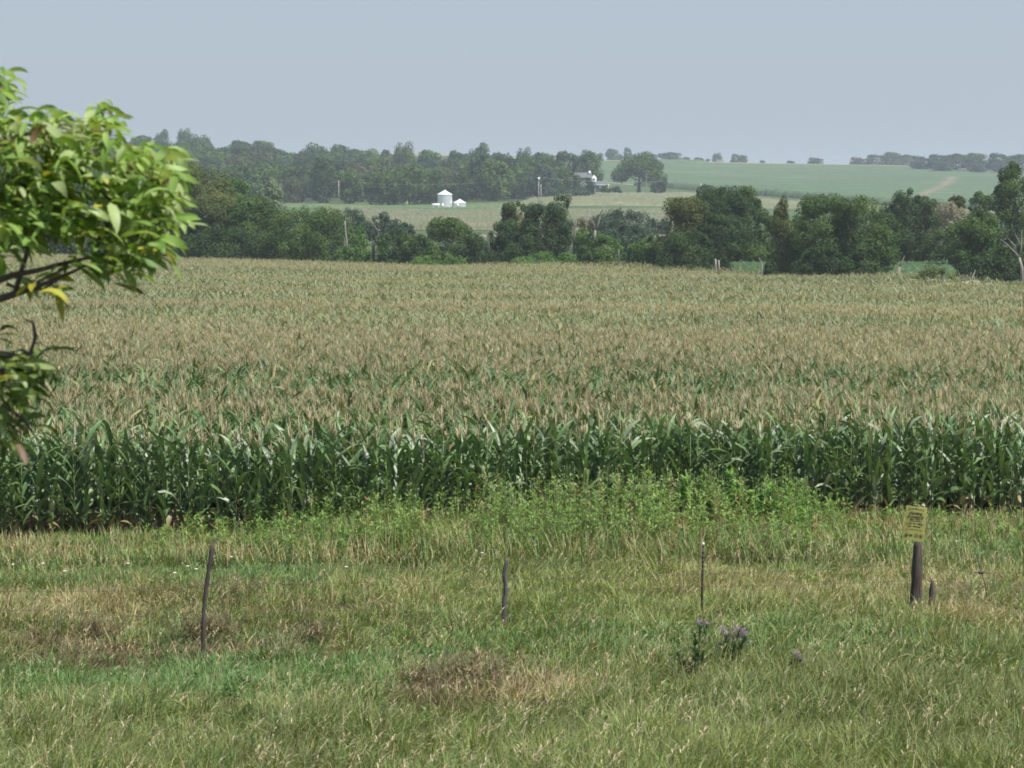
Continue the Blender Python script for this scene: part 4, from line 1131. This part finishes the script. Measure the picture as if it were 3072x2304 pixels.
def weed_band():
    a = Acc(); rng = np.random.default_rng(31)
    for i in range(2800):
        x = rng.uniform(-9.5, 12.5); y = 43.0 + rng.random() * (6.5 + .2 * x)
        u = 1536 + F * x / y
        # height of the thicket along the corn edge
        hh = np.interp(u, [-200, 500, 750, 1000, 1300, 1500, 1800, 2350, 2550, 3072], [.25, .35, .8, 1.1, 1.3, 1.3, 1.25, 1.1, .40, .35])
        back = min(max((y - 42.5) / 5.5, .0), 1)
        k = hh * (.35 + .65 * back) * rng.uniform(.65, 1.1)
        nn = fbm(np.array([x / 1.3]), np.array([y / 1.1]), 3)[0]
        k *= .35 + 1.3 * nn
        if rng.random() > .35 + 1.1 * nn: continue
        if y < 42.6 + 3.4 * nn: continue
        if u < 700 and rng.random() < .65: continue
        if u > 2500 and rng.random() < .5: continue
        red = rng.random() < .03
        cols = np.array([[.22, .13, .06], [.28, .2, .08]]) if red else WC[:3] if fbm(np.array([x / 2.]), np.array([y / 2.]), 2)[0] > .5 else WC[1:]
        leafy(a, rng, x, y, h(x, y), k, 24, .17, .042, cols, .17)
    o = a.build('weeds', M_grass); tag(o, "mixed leafy weeds growing along the edge of the corn", kind='stuff')
    b = Acc()
    n = 26000
    X = rng.uniform(-13, 14, n); Y = 43.5 + rng.random(n) * (5.6 + .2 * X)
    U = 1536 + F * X / Y
    hh = np.interp(U, [-200, 500, 750, 1000, 1300, 2300, 2550, 3072], [.45, .45, .5, .7, .8, .8, .5, .45]) * rng.uniform(.5, 1.2, n)
    kk = np.where(rng.random(n) < fbm(X / 1.5, Y / 1.5, 2) ** 1.5, 3, rng.choice([0, 1, 2], n)); c = PAL[kk] * .85 * rng.uniform(.8, 1.3, (n, 1))
    ribbons(b, np.stack([X, Y, H(X, Y)], 1), rng.uniform(0, 6.28, n), hh, .017, rng.uniform(0, .3, n), rng.uniform(.4, 1.8, n), 4, c)
    o = b.build('tall_grass', M_grass); tag(o, "taller grass standing among the weeds at the corn edge", kind='stuff')
    d = Acc()
    for (u, v, ru, rv, n) in [(1430, 2050, 170, 45, 420), (1270, 2075, 70, 20, 90), (620, 1922, 150, 26, 300), (280, 1925, 80, 24, 170), (100, 1960, 160, 25, 160), (950, 1925, 70, 18, 70), (200, 1590, 170, 22, 200), (700, 1800, 260, 35, 140), (2880, 1815, 150, 30, 120)]:
        for i in range(int(n * .75)):
            t = rng.uniform(0, 6.28); q_ = abs(rng.normal(0, .62))
            p = ground_at(u + math.cos(t) * q_ * ru, v + math.sin(t) * q_ * rv, 0)
            z = h(p.x, p.y); k = rng.uniform(.2, .42); m = 9
            c_ = np.array([[.12, .09, .045], [.19, .15, .08], [.32, .26, .15], [.08, .06, .035], [.13, .16, .05]])[rng.integers(0, 5)]
            tt = rng.random(m)
            ribbons(d, np.stack([p.x + rng.normal(0, .03, m), p.y + rng.normal(0, .03, m), z + k * tt], 1), rng.uniform(0, 6.28, m), rng.uniform(.06, .16, m), .013, rng.uniform(.2, 1.3, m), rng.uniform(1., 2.4, m), 2, c_ * rng.uniform(.7, 1.3, (m, 1)))
            d.tube([(p.x, p.y, z), (p.x + rng.normal(0, .04), p.y, z + k)], .003, 3, c_ * .7)
    o = d.build('dead_weeds', M_grass); tag(o, "patches of brown withered weeds in the grass", kind='stuff')
    e = Acc()
    for i in range(110):
        y = 19 + 24 * rng.random(); x = rng.uniform(-.24, .24) * y
        leafy(e, rng, x, y, h(x, y), rng.uniform(.22, .5), int(rng.integers(10, 26)), rng.uniform(.07, .14), rng.uniform(.018, .04), WC[:3] * .8, .06)
    o = e.build('field_weeds', M_grass); tag(o, "small broadleaf weeds scattered through the grass of the bank", kind='stuff')
    # small white bindweed flowers
    c = Acc(); cx = [(40, 1695), (130, 1692), (195, 1715), (385, 1692), (565, 1700), (590, 1709), (525, 1720), (695, 1672), (1322, 1638), (1447, 1660), (1040, 1702), (2437, 1628), (2483, 1635), (2245, 1645), (2290, 1610), (2330, 1612), (2870, 1625), (2107, 1620)]
    for (u, v) in cx:
        p = ground_at(u, v, .3)
        for j in range(6):
            t = j * 1.047
            c.add([(p.x, p.y, p.z), (p.x + .035 * math.cos(t - .5), p.y - .02 + .03 * math.sin(t - .5), p.z + .02), (p.x + .035 * math.cos(t + .5), p.y - .02 + .03 * math.sin(t + .5), p.z + .02)], None, [(0, 1, 2)], (.8, .8, .78))
    o = c.build('white_wildflowers', M_paint); tag(o, "scattered small white wildflowers in the grass beyond the fence", kind='stuff')
weed_band()
def tall_weed(u, vt, D, label, cols, group=None, name='ragweed_plant', n=330, Ll=.22, Wl=.07):
    x = (u - 1536) / F * D; g = h(x, D); Ht = at(u, vt, D).z - g
    o = thing(name, (x, D, g), label, 'weed', group)
    rng = np.random.default_rng(int(u)); a, s = Acc(), Acc()
    for k in range(4):
        t = 6.28 * k / 4 + rng.random(); f = [1, .8, .7, .6][k]
        leafy(a, rng, 0, 0, 0, Ht * f, n // 3, Ll, Wl, cols, .22, (math.cos(t) * .28 * (k > 0), math.sin(t) * .15 * (k > 0)), s, .25)
    a.build('leaves', M_grass, o); s.build('stem', M_grass, o)
RW = np.array([[.10, .21, .04], [.14, .27, .05], [.19, .32, .07]])
for i, (u, vt) in enumerate([(1985, 1470), (2060, 1432), (2110, 1428), (2195, 1412), (2215, 1445), (2150, 1480), (2260, 1475), (2320, 1455), (2370, 1468), (2420, 1530), (2010, 1500), (2290, 1520)]):
    tall_weed(u, vt, 48.2 + (i % 3) * .5, ["tall bright green ragweed before the corn, leftmost of the tall weeds", "tall ragweed with a flat bushy top, second of the tall weeds before the corn", "bushy ragweed beside the flat-topped one before the corn",
              "tallest bright green ragweed against the corn leaves", "bright ragweed touching the right side of the tallest one", "shorter ragweed in front of the tallest one's left side", "ragweed in the gap right of the tallest one",
              "leafy ragweed right of the gap in the tall weeds", "rightmost tall ragweed near the bare corn edge", "low spreading ragweed at the right end of the weed thicket", "short ragweed below the leftmost tall one", "short ragweed below the gap in the tall weeds"][i], RW)
DG = np.array([[.05, .10, .035], [.07, .13, .045], [.09, .15, .05]])
def ironweed(u, vb, stems, label, flowers, seed, name='ironweed_plant'):
    p = ground_at(u, vb, .0); D = p.y; g = h(p.x, D)
    o = thing(name, (p.x, D, g), label, 'wildflower')
    rng = np.random.default_rng(seed); a, s = Acc(), Acc()
    for (du, vt) in stems:
        q = at(u + du, vt, D); Ht = q.z - g; lx = q.x - p.x
        n = 46; t = .15 + .85 * rng.random(n); az = rng.uniform(0, 6.28, n)
        b = np.stack([lx * (.35 + .65 * t), np.zeros(n), Ht * t], 1)
        ribbons(a, b, az, rng.uniform(.12, .24, n) * (1.15 - .5 * t), .02, rng.uniform(.5, 1.1, n), rng.uniform(.9, 1.6, n), 3, DG[rng.integers(0, 3, n)])
        s.tube([(lx * .35, 0, 0), (lx * .7, 0, Ht * .5), (lx, 0, Ht)], [.007, .006, .004], 4, (.10, .09, .05))
    a.build('leaves', M_grass, o); s.build('stem', M_grass, o)
    for (fu, fv) in flowers:
        q = at(fu, fv, D) - Vector((p.x, D, g)); f = Acc(); n = 26
        b = np.repeat([[q.x, q.y, q.z]], n, 0) + rng.normal(0, .02, (n, 3))
        ribbons(f, b, rng.uniform(0, 6.28, n), .035, .012, rng.uniform(0, 1.3, n), 1.2, 2, np.array([.32, .19, .38]) * rng.uniform(.7, 1.3, (n, 1)))
        f.build('flower_head', M_grass, o)
ironweed(2085, 2050, [(-55, 1960), (-15, 1990), (0, 1900), (15, 1872), (35, 1880), (-35, 1985)], "dark leafy clump of unopened ironweed stems in the foreground grass, left of the purple flowers", [(2100, 1868), (2118, 1872)], 1)
ironweed(2160, 2010, [(15, 1900), (60, 1885), (80, 1905), (20, 1930), (65, 1940)], "dark green ironweed with lavender and purple flower heads, right half of the foreground clump",
         [(2166, 1888), (2175, 1898), (2188, 1908), (2196, 1912), (2210, 1885), (2216, 1915), (2222, 1905), (2232, 1912), (2236, 1900), (2238, 1925), (2160, 1936), (2206, 1892), (2228, 1893)], 2)
ironweed(2385, 2030, [(0, 1965), (12, 1985), (-8, 1990)], "small separate purple ironweed right of the big flowering clump", [(2388, 1962), (2393, 1968), (2384, 1985), (2408, 1984), (2396, 1975)], 3)
def sunflower():
    p = ground_at(263, 1935, .0); g = h(p.x, p.y); q = at(261, 1835, p.y) - Vector((p.x, p.y, g))
    o = thing('yellow_wildflower', (p.x, p.y, g), "single yellow flower on a thin stem in the left grass", 'wildflower')
    a = Acc(); a.tube([(0, 0, 0), (.01, 0, q.z * .5), tuple(q)], [.006, .005, .004], 5, (.16, .12, .06)); a.build('stem', M_grass, o)
    rng = np.random.default_rng(1)
    f = Acc(); n = 14; az = np.arange(n) * 6.283 / n
    ribbons(f, np.repeat([tuple(q)], n, 0), az, .045, .022, .9, 1.3, 2, np.array([.75, .48, .04]), prof=lambda s: .8 if s < .1 else 1 - s * s)
    f.build('petals', M_grass, o)
    d = Acc(); d.tube([tuple(q), tuple(q + Vector((0, 0, .018)))], [.018, .012], 8, (.35, .2, .03)); d.build('flower_center', M_grass, o)
    l = Acc(); b = np.stack([np.zeros(6), np.zeros(6), np.linspace(.1, q.z * .7, 6)], 1)
    ribbons(l, b, rng.uniform(0, 6.28, 6), .1, .02, .8, 1.6, 3, np.array([.10, .13, .04])); l.build('leaves', M_grass, o)
sunflower()
tall_m = np.array([[.07, .15, .04], [.10, .2, .055]])
for (u, v, vt, lab) in [(690, 2120, 2015, "young broad-leaved green milkweed in the left foreground grass"), (740, 2085, 1995, "thin pale-tipped weed beside the milkweed in the left foreground"),
                        (2110, 1690, 1600, None), (1290, 1990, 1925, "leafy dark green weed in the bright grass left of centre")]:
    if lab is None: continue
    p = ground_at(u, v, 0)
    tall_weed(u, vt, p.y, lab, tall_m, name='milkweed_plant', n=60, Ll=.13, Wl=.045)

# ------------------------------------------------------------------ fence and sign
def fence():
    px, py = ground_at(1520, 1810, .3).x, 35.3
    o = thing('wire_fence', (0, py, h(0, py)), "old barbed wire fence with mixed wooden and steel posts across the grass", 'fence')
    O = Vector(o.location)
    rng = np.random.default_rng(4)
    def D_of(u): return float(np.interp(u, [0, 630, 1514, 2108, 2755, 3072], [32.4, 33.2, 35.3, 36.0, 36.6, 36.9]))
    def wood(us, vs, r0, r1, name='wooden_post', col=(.075, .062, .058), rag=.15, label=None):
        D = D_of(us[0]); P = [at(u, v, D) for u, v in zip(us, vs)]
        P[0].z = h(P[0].x, D) - .2
        # refine path with knots and wobble
        Q, R = [], []
        n = len(P)
        for i in range(n - 1):
            for k in range(3):
                t = k / 3
                Q.append(P[i].lerp(P[i + 1], t) - O); R.append((r0 + (r1 - r0) * (i + t) / (n - 1)) * rng.uniform(1 - rag, 1 + rag))
        Q.append(P[-1] - O); R.append(r1 * .7)
        a = Acc(); a.tube(Q, R, 9, col)
        # splintered top
        for k in range(3):
            tpt = Q[-1] + Vector((rng.uniform(-.5, .5) * r1, rng.uniform(-.5, .5) * r1, 0))
            a.tube([tpt - Vector((0, 0, .06)), tpt + Vector((0, 0, rng.uniform(.01, .05)))], [r1 * .4, r1 * .1], 5, col)
        w_ = a.build(name, M_post, o)
        if label: w_['label'] = label
        return P
    A = wood([607, 612, 622, 632, 640], [1900, 1820, 1740, 1680, 1627], .030, .032, label="slender dark post leaning right")
    Bp = wood([1511, 1514, 1519, 1516, 1513, 1516, 1522], [1815, 1798, 1770, 1745, 1722, 1700, 1674], .046, .026, rag=.2, col=(.10, .09, .09), label="crooked weathered grey post")
    # tree-stake steel post with studs
    D = D_of(2108); b0, b1 = at(2104, 1810, D), at(2110, 1636, D); b0.z = h(b0.x, D) - .2
    a = Acc(); d = (b1 - b0)
    for (sx, sy, w1, w2) in ((0, 0, .035, .008), (0, .016, .008, .032)):
        p0, p1 = b0 - O + Vector((sx, sy, 0)), b1 - O + Vector((sx, sy, 0))
        V = []
        for p in (p0, p1):
            for (i, j) in ((-1, -1), (1, -1), (1, 1), (-1, 1)): V.append((p.x + i * w1 / 2, p.y + j * w2 / 2, p.z))
        a.add(V, [(0, 1, 5, 4), (1, 2, 6, 5), (2, 3, 7, 6), (3, 0, 4, 7), (3, 2, 1, 0), (4, 5, 6, 7)], None, (.045, .034, .03))
    for k in range(14):
        p = b0.lerp(b1, .25 + .72 * k / 14) - O; a.box((p.x, p.y - .01, p.z), (.03, .014, .012), (.045, .034, .03))
    sp = a.build('steel_post', M_steel, o); sp['label'] = "straight dark steel post"
    tp = Acc(); tp.box(tuple(b1 - O + Vector((0, 0, .02))), (.03, .03, .05), (.6, .6, .58)); tp.build('post_tip', M_paint, sp)
    C = wood([2747, 2750, 2752, 2754], [1800, 1740, 1680, 1618], .105, .068, rag=.07, col=(.075, .062, .056), label="thick weathered corner post")
    wood([2794, 2797, 2796], [1810, 1770, 1738], .06, .03, rag=.2, col=(.08, .068, .064), label="short broken stub beside the thick post")
    wood([2742, 2741], [1800, 1745], .03, .02, rag=.2, col=(.08, .068, .064))
    # wire stay with its knot
    D = D_of(2940); a = Acc()
    P = [at(2931, 1662, D), at(2938, 1700, D), at(2944, 1718, D), at(2953, 1745, D), at(2962, 1790, D)]
    a.tube([p - O for p in P], .008, 5, (.05, .045, .05))
    k = P[2] - O
    for j in range(5): a.tube([k + Vector((-.035 + .014 * j, -.012, -.018)), k + Vector((-.03 + .014 * j, -.018, .018))], .011, 5, (.05, .045, .05))
    for s in (-1, 1): a.tube([k, k + Vector((s * .12, 0, -.004 * s))], .006, 4, (.05, .045, .05))
    a.build('wire_stay', M_steel, o)
    # strands
    def strand(pts, r=.0032):
        a = Acc(); W = [at(u, v, D_of(u)) - O for u, v in pts]; Q = []
        for i in range(len(W) - 1):
            n = 10
            for kk in range(n):
                t = kk / n; Q.append(W[i].lerp(W[i + 1], t) - Vector((0, 0, .02 * 4 * t * (1 - t))))
        Q.append(W[-1]); a.tube(Q, r, 4, (.11, .085, .07))
        L = (W[-1] - W[0]).length; nb = int(L / .14)
        for kk in range(nb):
            i = (kk + .5) / nb * (len(Q) - 1); j = int(i); p = Q[j].lerp(Q[min(j + 1, len(Q) - 1)], i - j)
            a.tube([p + Vector((-.008, 0, -.014)), p + Vector((.008, 0, .014))], .002, 3, (.11, .085, .07))
            a.tube([p + Vector((.008, 0, -.014)), p + Vector((-.008, 0, .014))], .002, 3, (.11, .085, .07))
        a.build('barbed_wire', M_steel, o)
    strand([(-250, 1768), (400, 1773), (630, 1752), (1514, 1736), (2108, 1722), (2752, 1690), (2944, 1717), (3300, 1712)])
    strand([(-250, 1820), (130, 1830), (615, 1855), (1514, 1768), (2106, 1760), (2750, 1740), (3300, 1760)])
    strand([(628, 1700), (1520, 1700), (2109, 1672), (2752, 1655), (3300, 1668)])
fence()

def sign():
    D = 36.45
    c = at(2745, 1571, D)
    W_, H_ = 83 / F * D, 140 / F * D     # board, read off its four corners
    W_ = .345; H_ = .555
    o = thing('hunting_sign', tuple(c), "yellow permission sign with dark lettering nailed to the thick weathered post", 'sign')
    o.rotation_euler = (math.radians(-4), math.radians(5.2), math.radians(-8))
    M_sign = mat("sign_yellow", rough=.5, spec=.3, noise=((6, 6, 5), .9, 1.06))
    a = Acc(); nx, nz = 9, 11
    V = []
    for side in (0, 1):
        for j in range(nz):
            for i in range(nx):
                x = (i / (nx - 1) - .5); z = (j / (nz - 1) - .5)
                x *= W_ * (1 - .03 * (z + .5)); 
                y = -.012 * math.cos(x * 9) + .02 * max(0, z - .38) * (i / (nx - 1)) * 4 + side * .002
                V.append((x, y, z * H_ + (.006 * math.sin(i * 1.3) if j == nz - 1 else 0)))
    q = []
    for j in range(nz - 1):
        for i in range(nx - 1):
            k = j * nx + i; q.append((k, k + 1, k + nx + 1, k + nx)); k += nx * nz; q.append((k, k + nx, k + nx + 1, k + 1))
    a.add(V, q, None, (.27, .27, .085)); a.build('board', M_sign, o, smooth=True)
    M_ink = mat("sign_ink", base=(.055, .06, .03), rough=.6, attr=False)
    def text(body, z, size, sx=1.0, bold=.0):
        cu = bpy.data.curves.new('lettering', 'FONT'); cu.body = body; cu.align_x = 'CENTER'; cu.align_y = 'CENTER'
        cu.size = size; cu.extrude = .0004; cu.offset = bold
        t = bpy.data.objects.new('lettering', cu); COL.objects.link(t)
        bpy.context.view_layer.update()
        me = bpy.data.meshes.new_from_object(t.evaluated_get(bpy.context.evaluated_depsgraph_get()))
        bpy.data.objects.remove(t); me.materials.clear(); me.materials.append(M_ink)
        ob = bpy.data.objects.new('lettering', me); COL.objects.link(ob); ob.parent = o
        ob.rotation_euler = (math.pi / 2, 0, 0); ob.location = (0, -.0155, z); ob.scale = (sx, 1, 1)
    text("Hunting", H_ * .305, .062, 1.0, .0022)
    text("Permitted", H_ * .195, .062, .98, .0022)
    def line(z, segs, hgt=.011):
        a = Acc()
        for (x0, x1) in segs: a.box(((x0 + x1) / 2 * W_, -.0145, z * H_), ((x1 - x0) * W_, .002, hgt))
        a.build('text_line', M_ink, o)
    line(.43, [(-.36, -.22), (-.20, -.08), (-.06, .12), (.14, .20), (.22, .38)], .009)
    line(.125, [(-.25, -.06), (0, .22)], .010)
    line(.075, [(-.25, -.16), (-.14, .0), (.02, .12), (.15, .32)], .007)
    line(.005, [(-.40, -.30), (-.27, -.14), (-.09, .06), (.11, .40)], .012)
    line(-.075, [(-.32, -.14), (-.08, .28)], .012)
    line(-.165, [(-.42, -.22), (-.2, .02), (.05, .18), (.2, .40)], .005)
    for i, x in enumerate((-.34, -.13, .11, .33)):
        a = Acc(); V, q = [], []; n = 24
        r1, r0 = .031, .024
        for k in range(n):
            t = 6.2832 * k / n; V += [(r1 * math.cos(t), 0, r1 * math.sin(t)), (r0 * math.cos(t), 0, r0 * math.sin(t))]
        q = [(2 * k, (2 * k + 2) % (2 * n), (2 * k + 3) % (2 * n), 2 * k + 1) for k in range(n)]
        c0 = np.array([x * W_, -.0150, -.335 * H_])
        if i != 1: a.add(np.array(V) + c0, q)
        if i == 0: a.box(tuple(c0), (.024, .002, .03)); a.box(tuple(c0 + [.006, 0, 0]), (.03, .0015, .02))
        if i == 1: a.box(tuple(c0 + [0, 0, .008]), (.05, .002, .012)); a.box(tuple(c0 - [0, 0, .010]), (.044, .002, .01))
        if i == 2: a.box(tuple(c0), (.016, .002, .016))
        if i == 3:
            a.box(tuple(c0), (.022, .002, .022)); a.add(np.array([(-.02, -.001, .014), (-.013, -.001, .02), (.02, -.001, -.014), (.013, -.001, -.02)]) + c0, [(0, 1, 2, 3)])
        a.build('emblem', M_ink, o)
    for z in (.46, -.46):
        a = Acc(); a.tube([(0, -.02, z * H_), (0, -.012, z * H_)], [.006, .006], 8, (.3, .3, .3)); a.build('nail', M_steel, o)
sign()

# ------------------------------------------------------------------ leafy branch of a near tree, entering from the left
def near_tree():
    TX_, TY_ = -3.3, 7.0
    g = h(TX_, TY_)
    o = thing('broadleaf_tree', (TX_, TY_, g), "near tree reaching in from the left edge with large glossy light green leaves", 'tree')
    O = Vector(o.location); rng = np.random.default_rng(9)
    BK = (.13, .11, .10)
    t = Acc(); t.tube([(0, 0, -.3), (.05, 0, 1.0), (.0, .0, 2.2), (.1, .1, 3.4), (.15, .1, 4.6), (.1, .1, 5.6)], [.17, .14, .12, .10, .06, .02], 12, BK); t.build('trunk', M_bark, o, smooth=True)
    def P(u, v, d=7.0): return at(u, v, d)
    br = []
    def branch(pts, r0, r1):
        W = [P(*p) for p in pts]
        a = Acc(); n = len(W)
        a.tube([w_ - O for w_ in W], [r0 + (r1 - r0) * i / (n - 1) for i in range(n)], 7, BK)
        a.build('branch', M_bark, o, smooth=True)
        for i in range(n - 1):
            for k in range(6): br.append(W[i].lerp(W[i + 1], k / 6))
        return W
    tr = lambda z: O + Vector((0.05, .05, z))
    def from_trunk(z, pts, r0, r1):
        W = [tr(z)] + [P(*p) for p in pts]
        a = Acc(); n = len(W)
        a.tube([w_ - O for w_ in W], [r0 + (r1 - r0) * (i / (n - 1)) ** .7 for i in range(n)], 7, BK)
        a.build('branch', M_bark, o, smooth=True)
        for i in range(1, n - 1):
            for k in range(6): br.append(W[i].lerp(W[i + 1], k / 6))
    from_trunk(1.6, [(-300, 930), (-60, 915), (20, 890), (80, 870), (150, 845), (230, 810), (290, 780)], .022, .003)
    from_trunk(2.0, [(-300, 860), (-30, 850), (40, 825), (110, 812), (190, 790), (280, 770), (380, 745), (470, 720)], .018, .002)
    branch([(20, 852), (60, 868), (130, 868), (180, 835)], .006, .003)
    branch([(45, 885), (58, 830), (75, 780), (90, 720), (110, 640), (150, 560), (175, 480), (190, 400)], .009, .003)
    branch([(60, 868), (100, 852), (160, 822), (210, 800)], .006, .003)
    branch([(280, 770), (300, 720), (330, 660), (400, 610), (480, 560)], .006, .002)
    from_trunk(2.4, [(-300, 640, 7.1), (-80, 600, 7.1), (50, 560, 7.1), (160, 520, 7.1), (260, 480, 7.1), (330, 400, 7.1), (345, 345, 7.1)], .03, .003)
    branch([(160, 520, 7.1), (260, 530, 7.1), (350, 520, 7.1), (450, 500, 7.1), (530, 490, 7.1)], .008, .002)
    from_trunk(2.7, [(-300, 450, 6.9), (-120, 380, 6.9), (-40, 320, 6.9), (0, 270, 6.9), (10, 235, 6.9)], .03, .003)
    branch([(-120, 380, 6.9), (0, 420, 6.9), (90, 400, 6.9), (160, 365, 6.9)], .008, .003)
    branch([(260, 530, 7.1), (330, 600, 7.1), (420, 660, 7.1), (510, 660, 7.1), (560, 680, 7.1)], .007, .002)
    branch([(400, 610), (470, 650), (540, 640)], .004, .002)
    from_trunk(.9, [(-300, 1060), (-100, 1050), (0, 1062), (60, 1072), (90, 1060), (108, 1010), (100, 970), (70, 955)], .02, .002)
    branch([(105, 1030), (100, 990), (95, 950)], .003, .0015)
    from_trunk(.7, [(-300, 1150), (-60, 1120), (30, 1110), (100, 1120), (160, 1110)], .02, .003)
    from_trunk(.4, [(-300, 1300), (-60, 1240), (20, 1220), (70, 1260), (100, 1300)], .02, .003)
    # leaves
    REG = [ # (u, v, ru, rv, count)
        (10, 270, 45, 45, 26), (0, 340, 60, 60, 34), (30, 420, 110, 60, 70), (160, 375, 55, 38, 36), (330, 355, 28, 38, 20), (320, 420, 70, 50, 46), (180, 460, 120, 70, 100),
        (60, 520, 130, 70, 110), (250, 520, 120, 60, 90), (440, 490, 80, 50, 60), (520, 530, 50, 55, 36), (60, 620, 120, 60, 100), (190, 610, 90, 60, 60), (400, 590, 110, 60, 85), (520, 610, 50, 45, 34),
        (130, 690, 110, 50, 70), (60, 720, 80, 40, 40), (290, 670, 90, 45, 50), (410, 680, 90, 55, 60), (520, 690, 40, 50, 22), (330, 740, 80, 40, 46), (430, 750, 80, 40, 44), (480, 745, 50, 40, 20),
        (250, 800, 60, 25, 12), (360, 810, 70, 35, 26), (400, 850, 40, 25, 8), (30, 790, 50, 30, 8), (120, 850, 50, 30, 5), (170, 895, 45, 18, 10), (130, 880, 40, 20, 5), (440, 800, 40, 30, 6),
        (20, 1020, 25, 15, 3), (40, 1100, 80, 35, 40), (120, 1130, 60, 30, 26), (175, 1065, 15, 25, 3), (60, 1170, 70, 35, 28), (40, 1230, 60, 45, 22), (40, 1310, 45, 50, 26), (110, 1200, 25, 30, 6), (110, 1300, 40, 10, 3)]
    LU, LV, LN, YL = [], [], [], []
    for (u, v, ru, rv, n) in REG:
        ang = rng.uniform(0, 6.28, n); r = np.sqrt(rng.random(n))
        n = int(n * 1.15); ang = rng.uniform(0, 6.28, n); r = np.sqrt(rng.random(n))
        LU.append(u + np.cos(ang) * r * ru); LV.append(v + np.sin(ang) * r * rv)
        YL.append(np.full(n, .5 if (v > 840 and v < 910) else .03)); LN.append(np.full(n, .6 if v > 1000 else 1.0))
        
    LU, LV, YL, LN = map(np.concatenate, (LU, LV, YL, LN))
    N = len(LU)
    D = 7.0 + rng.normal(0, .22, N)
    base = np.array([tuple(at(a, b, d) - O) for a, b, d in zip(LU - 34, LV - 14, D)])
    c = np.array([[.11, .20, .035], [.155, .26, .05], [.20, .31, .07], [.25, .36, .10]])[rng.integers(0, 4, N)] * rng.uniform(.85, 1.15, (N, 1))
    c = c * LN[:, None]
    pw = rng.random(N) < .2; c[pw] = np.array([.30, .38, .16]) * rng.uniform(.8, 1.1, (pw.sum(), 1))
    y = rng.random(N) < YL; c[y] = np.array([.38, .36, .05]) * rng.uniform(.7, 1.1, (y.sum(), 1))
    z = rng.random(N) < YL * .25; c[z] = (.14, .09, .05)
    a = Acc()
    az = rng.normal(-.2, 1.0, N); L = rng.uniform(.055, .12, N)
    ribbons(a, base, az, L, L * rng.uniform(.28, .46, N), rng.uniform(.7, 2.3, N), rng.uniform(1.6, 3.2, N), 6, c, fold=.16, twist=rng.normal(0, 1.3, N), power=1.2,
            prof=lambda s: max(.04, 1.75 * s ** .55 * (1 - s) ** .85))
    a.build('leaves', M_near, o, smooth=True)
    # twigs to the leaves
    B = np.array([tuple(b - O) for b in br]); tw = Acc()
    for i in range(0, N, 2):
        d = np.linalg.norm(B - base[i], axis=1); j = int(d.argmin())
        if d[j] < .28: tw.tube([B[j], (B[j] + base[i]) / 2 + [0, 0, .008], base[i]], [.0022, .0018, .0012], 3, (.2, .2, .08))
    tw.build('twigs', M_bark, o)['kind'] = 'stuff'
near_tree()

# ------------------------------------------------------------------ summer haze
def haze():
    bpy.context.view_layer.update()
    a = Acc()
    V = [(x, y, z) for x in (-14500, 14500) for y in (-200, 9100) for z in (-40, 62)]
    a.add(V, [(0, 1, 3, 2), (4, 6, 7, 5), (0, 4, 5, 1), (2, 3, 7, 6), (0, 2, 6, 4), (1, 5, 7, 3)])
    m = bpy.data.materials.new("haze"); m.use_nodes = True; n, l = m.node_tree.nodes, m.node_tree.links
    for nd in list(n):
        if nd.type != 'OUTPUT_MATERIAL': n.remove(nd)
    v = n.new("ShaderNodeVolumePrincipled"); v.inputs["Density"].default_value = HAZE_D
    v.inputs["Color"].default_value = (.80, .90, 1.0, 1); v.inputs["Anisotropy"].default_value = 0.2
    l.new(v.outputs[0], n["Material Output"].inputs["Volume"])
    o = a.build('haze', m); tag(o, "pale blue summer haze in the air", kind='stuff')
HAZE_D = 0.00019
haze()
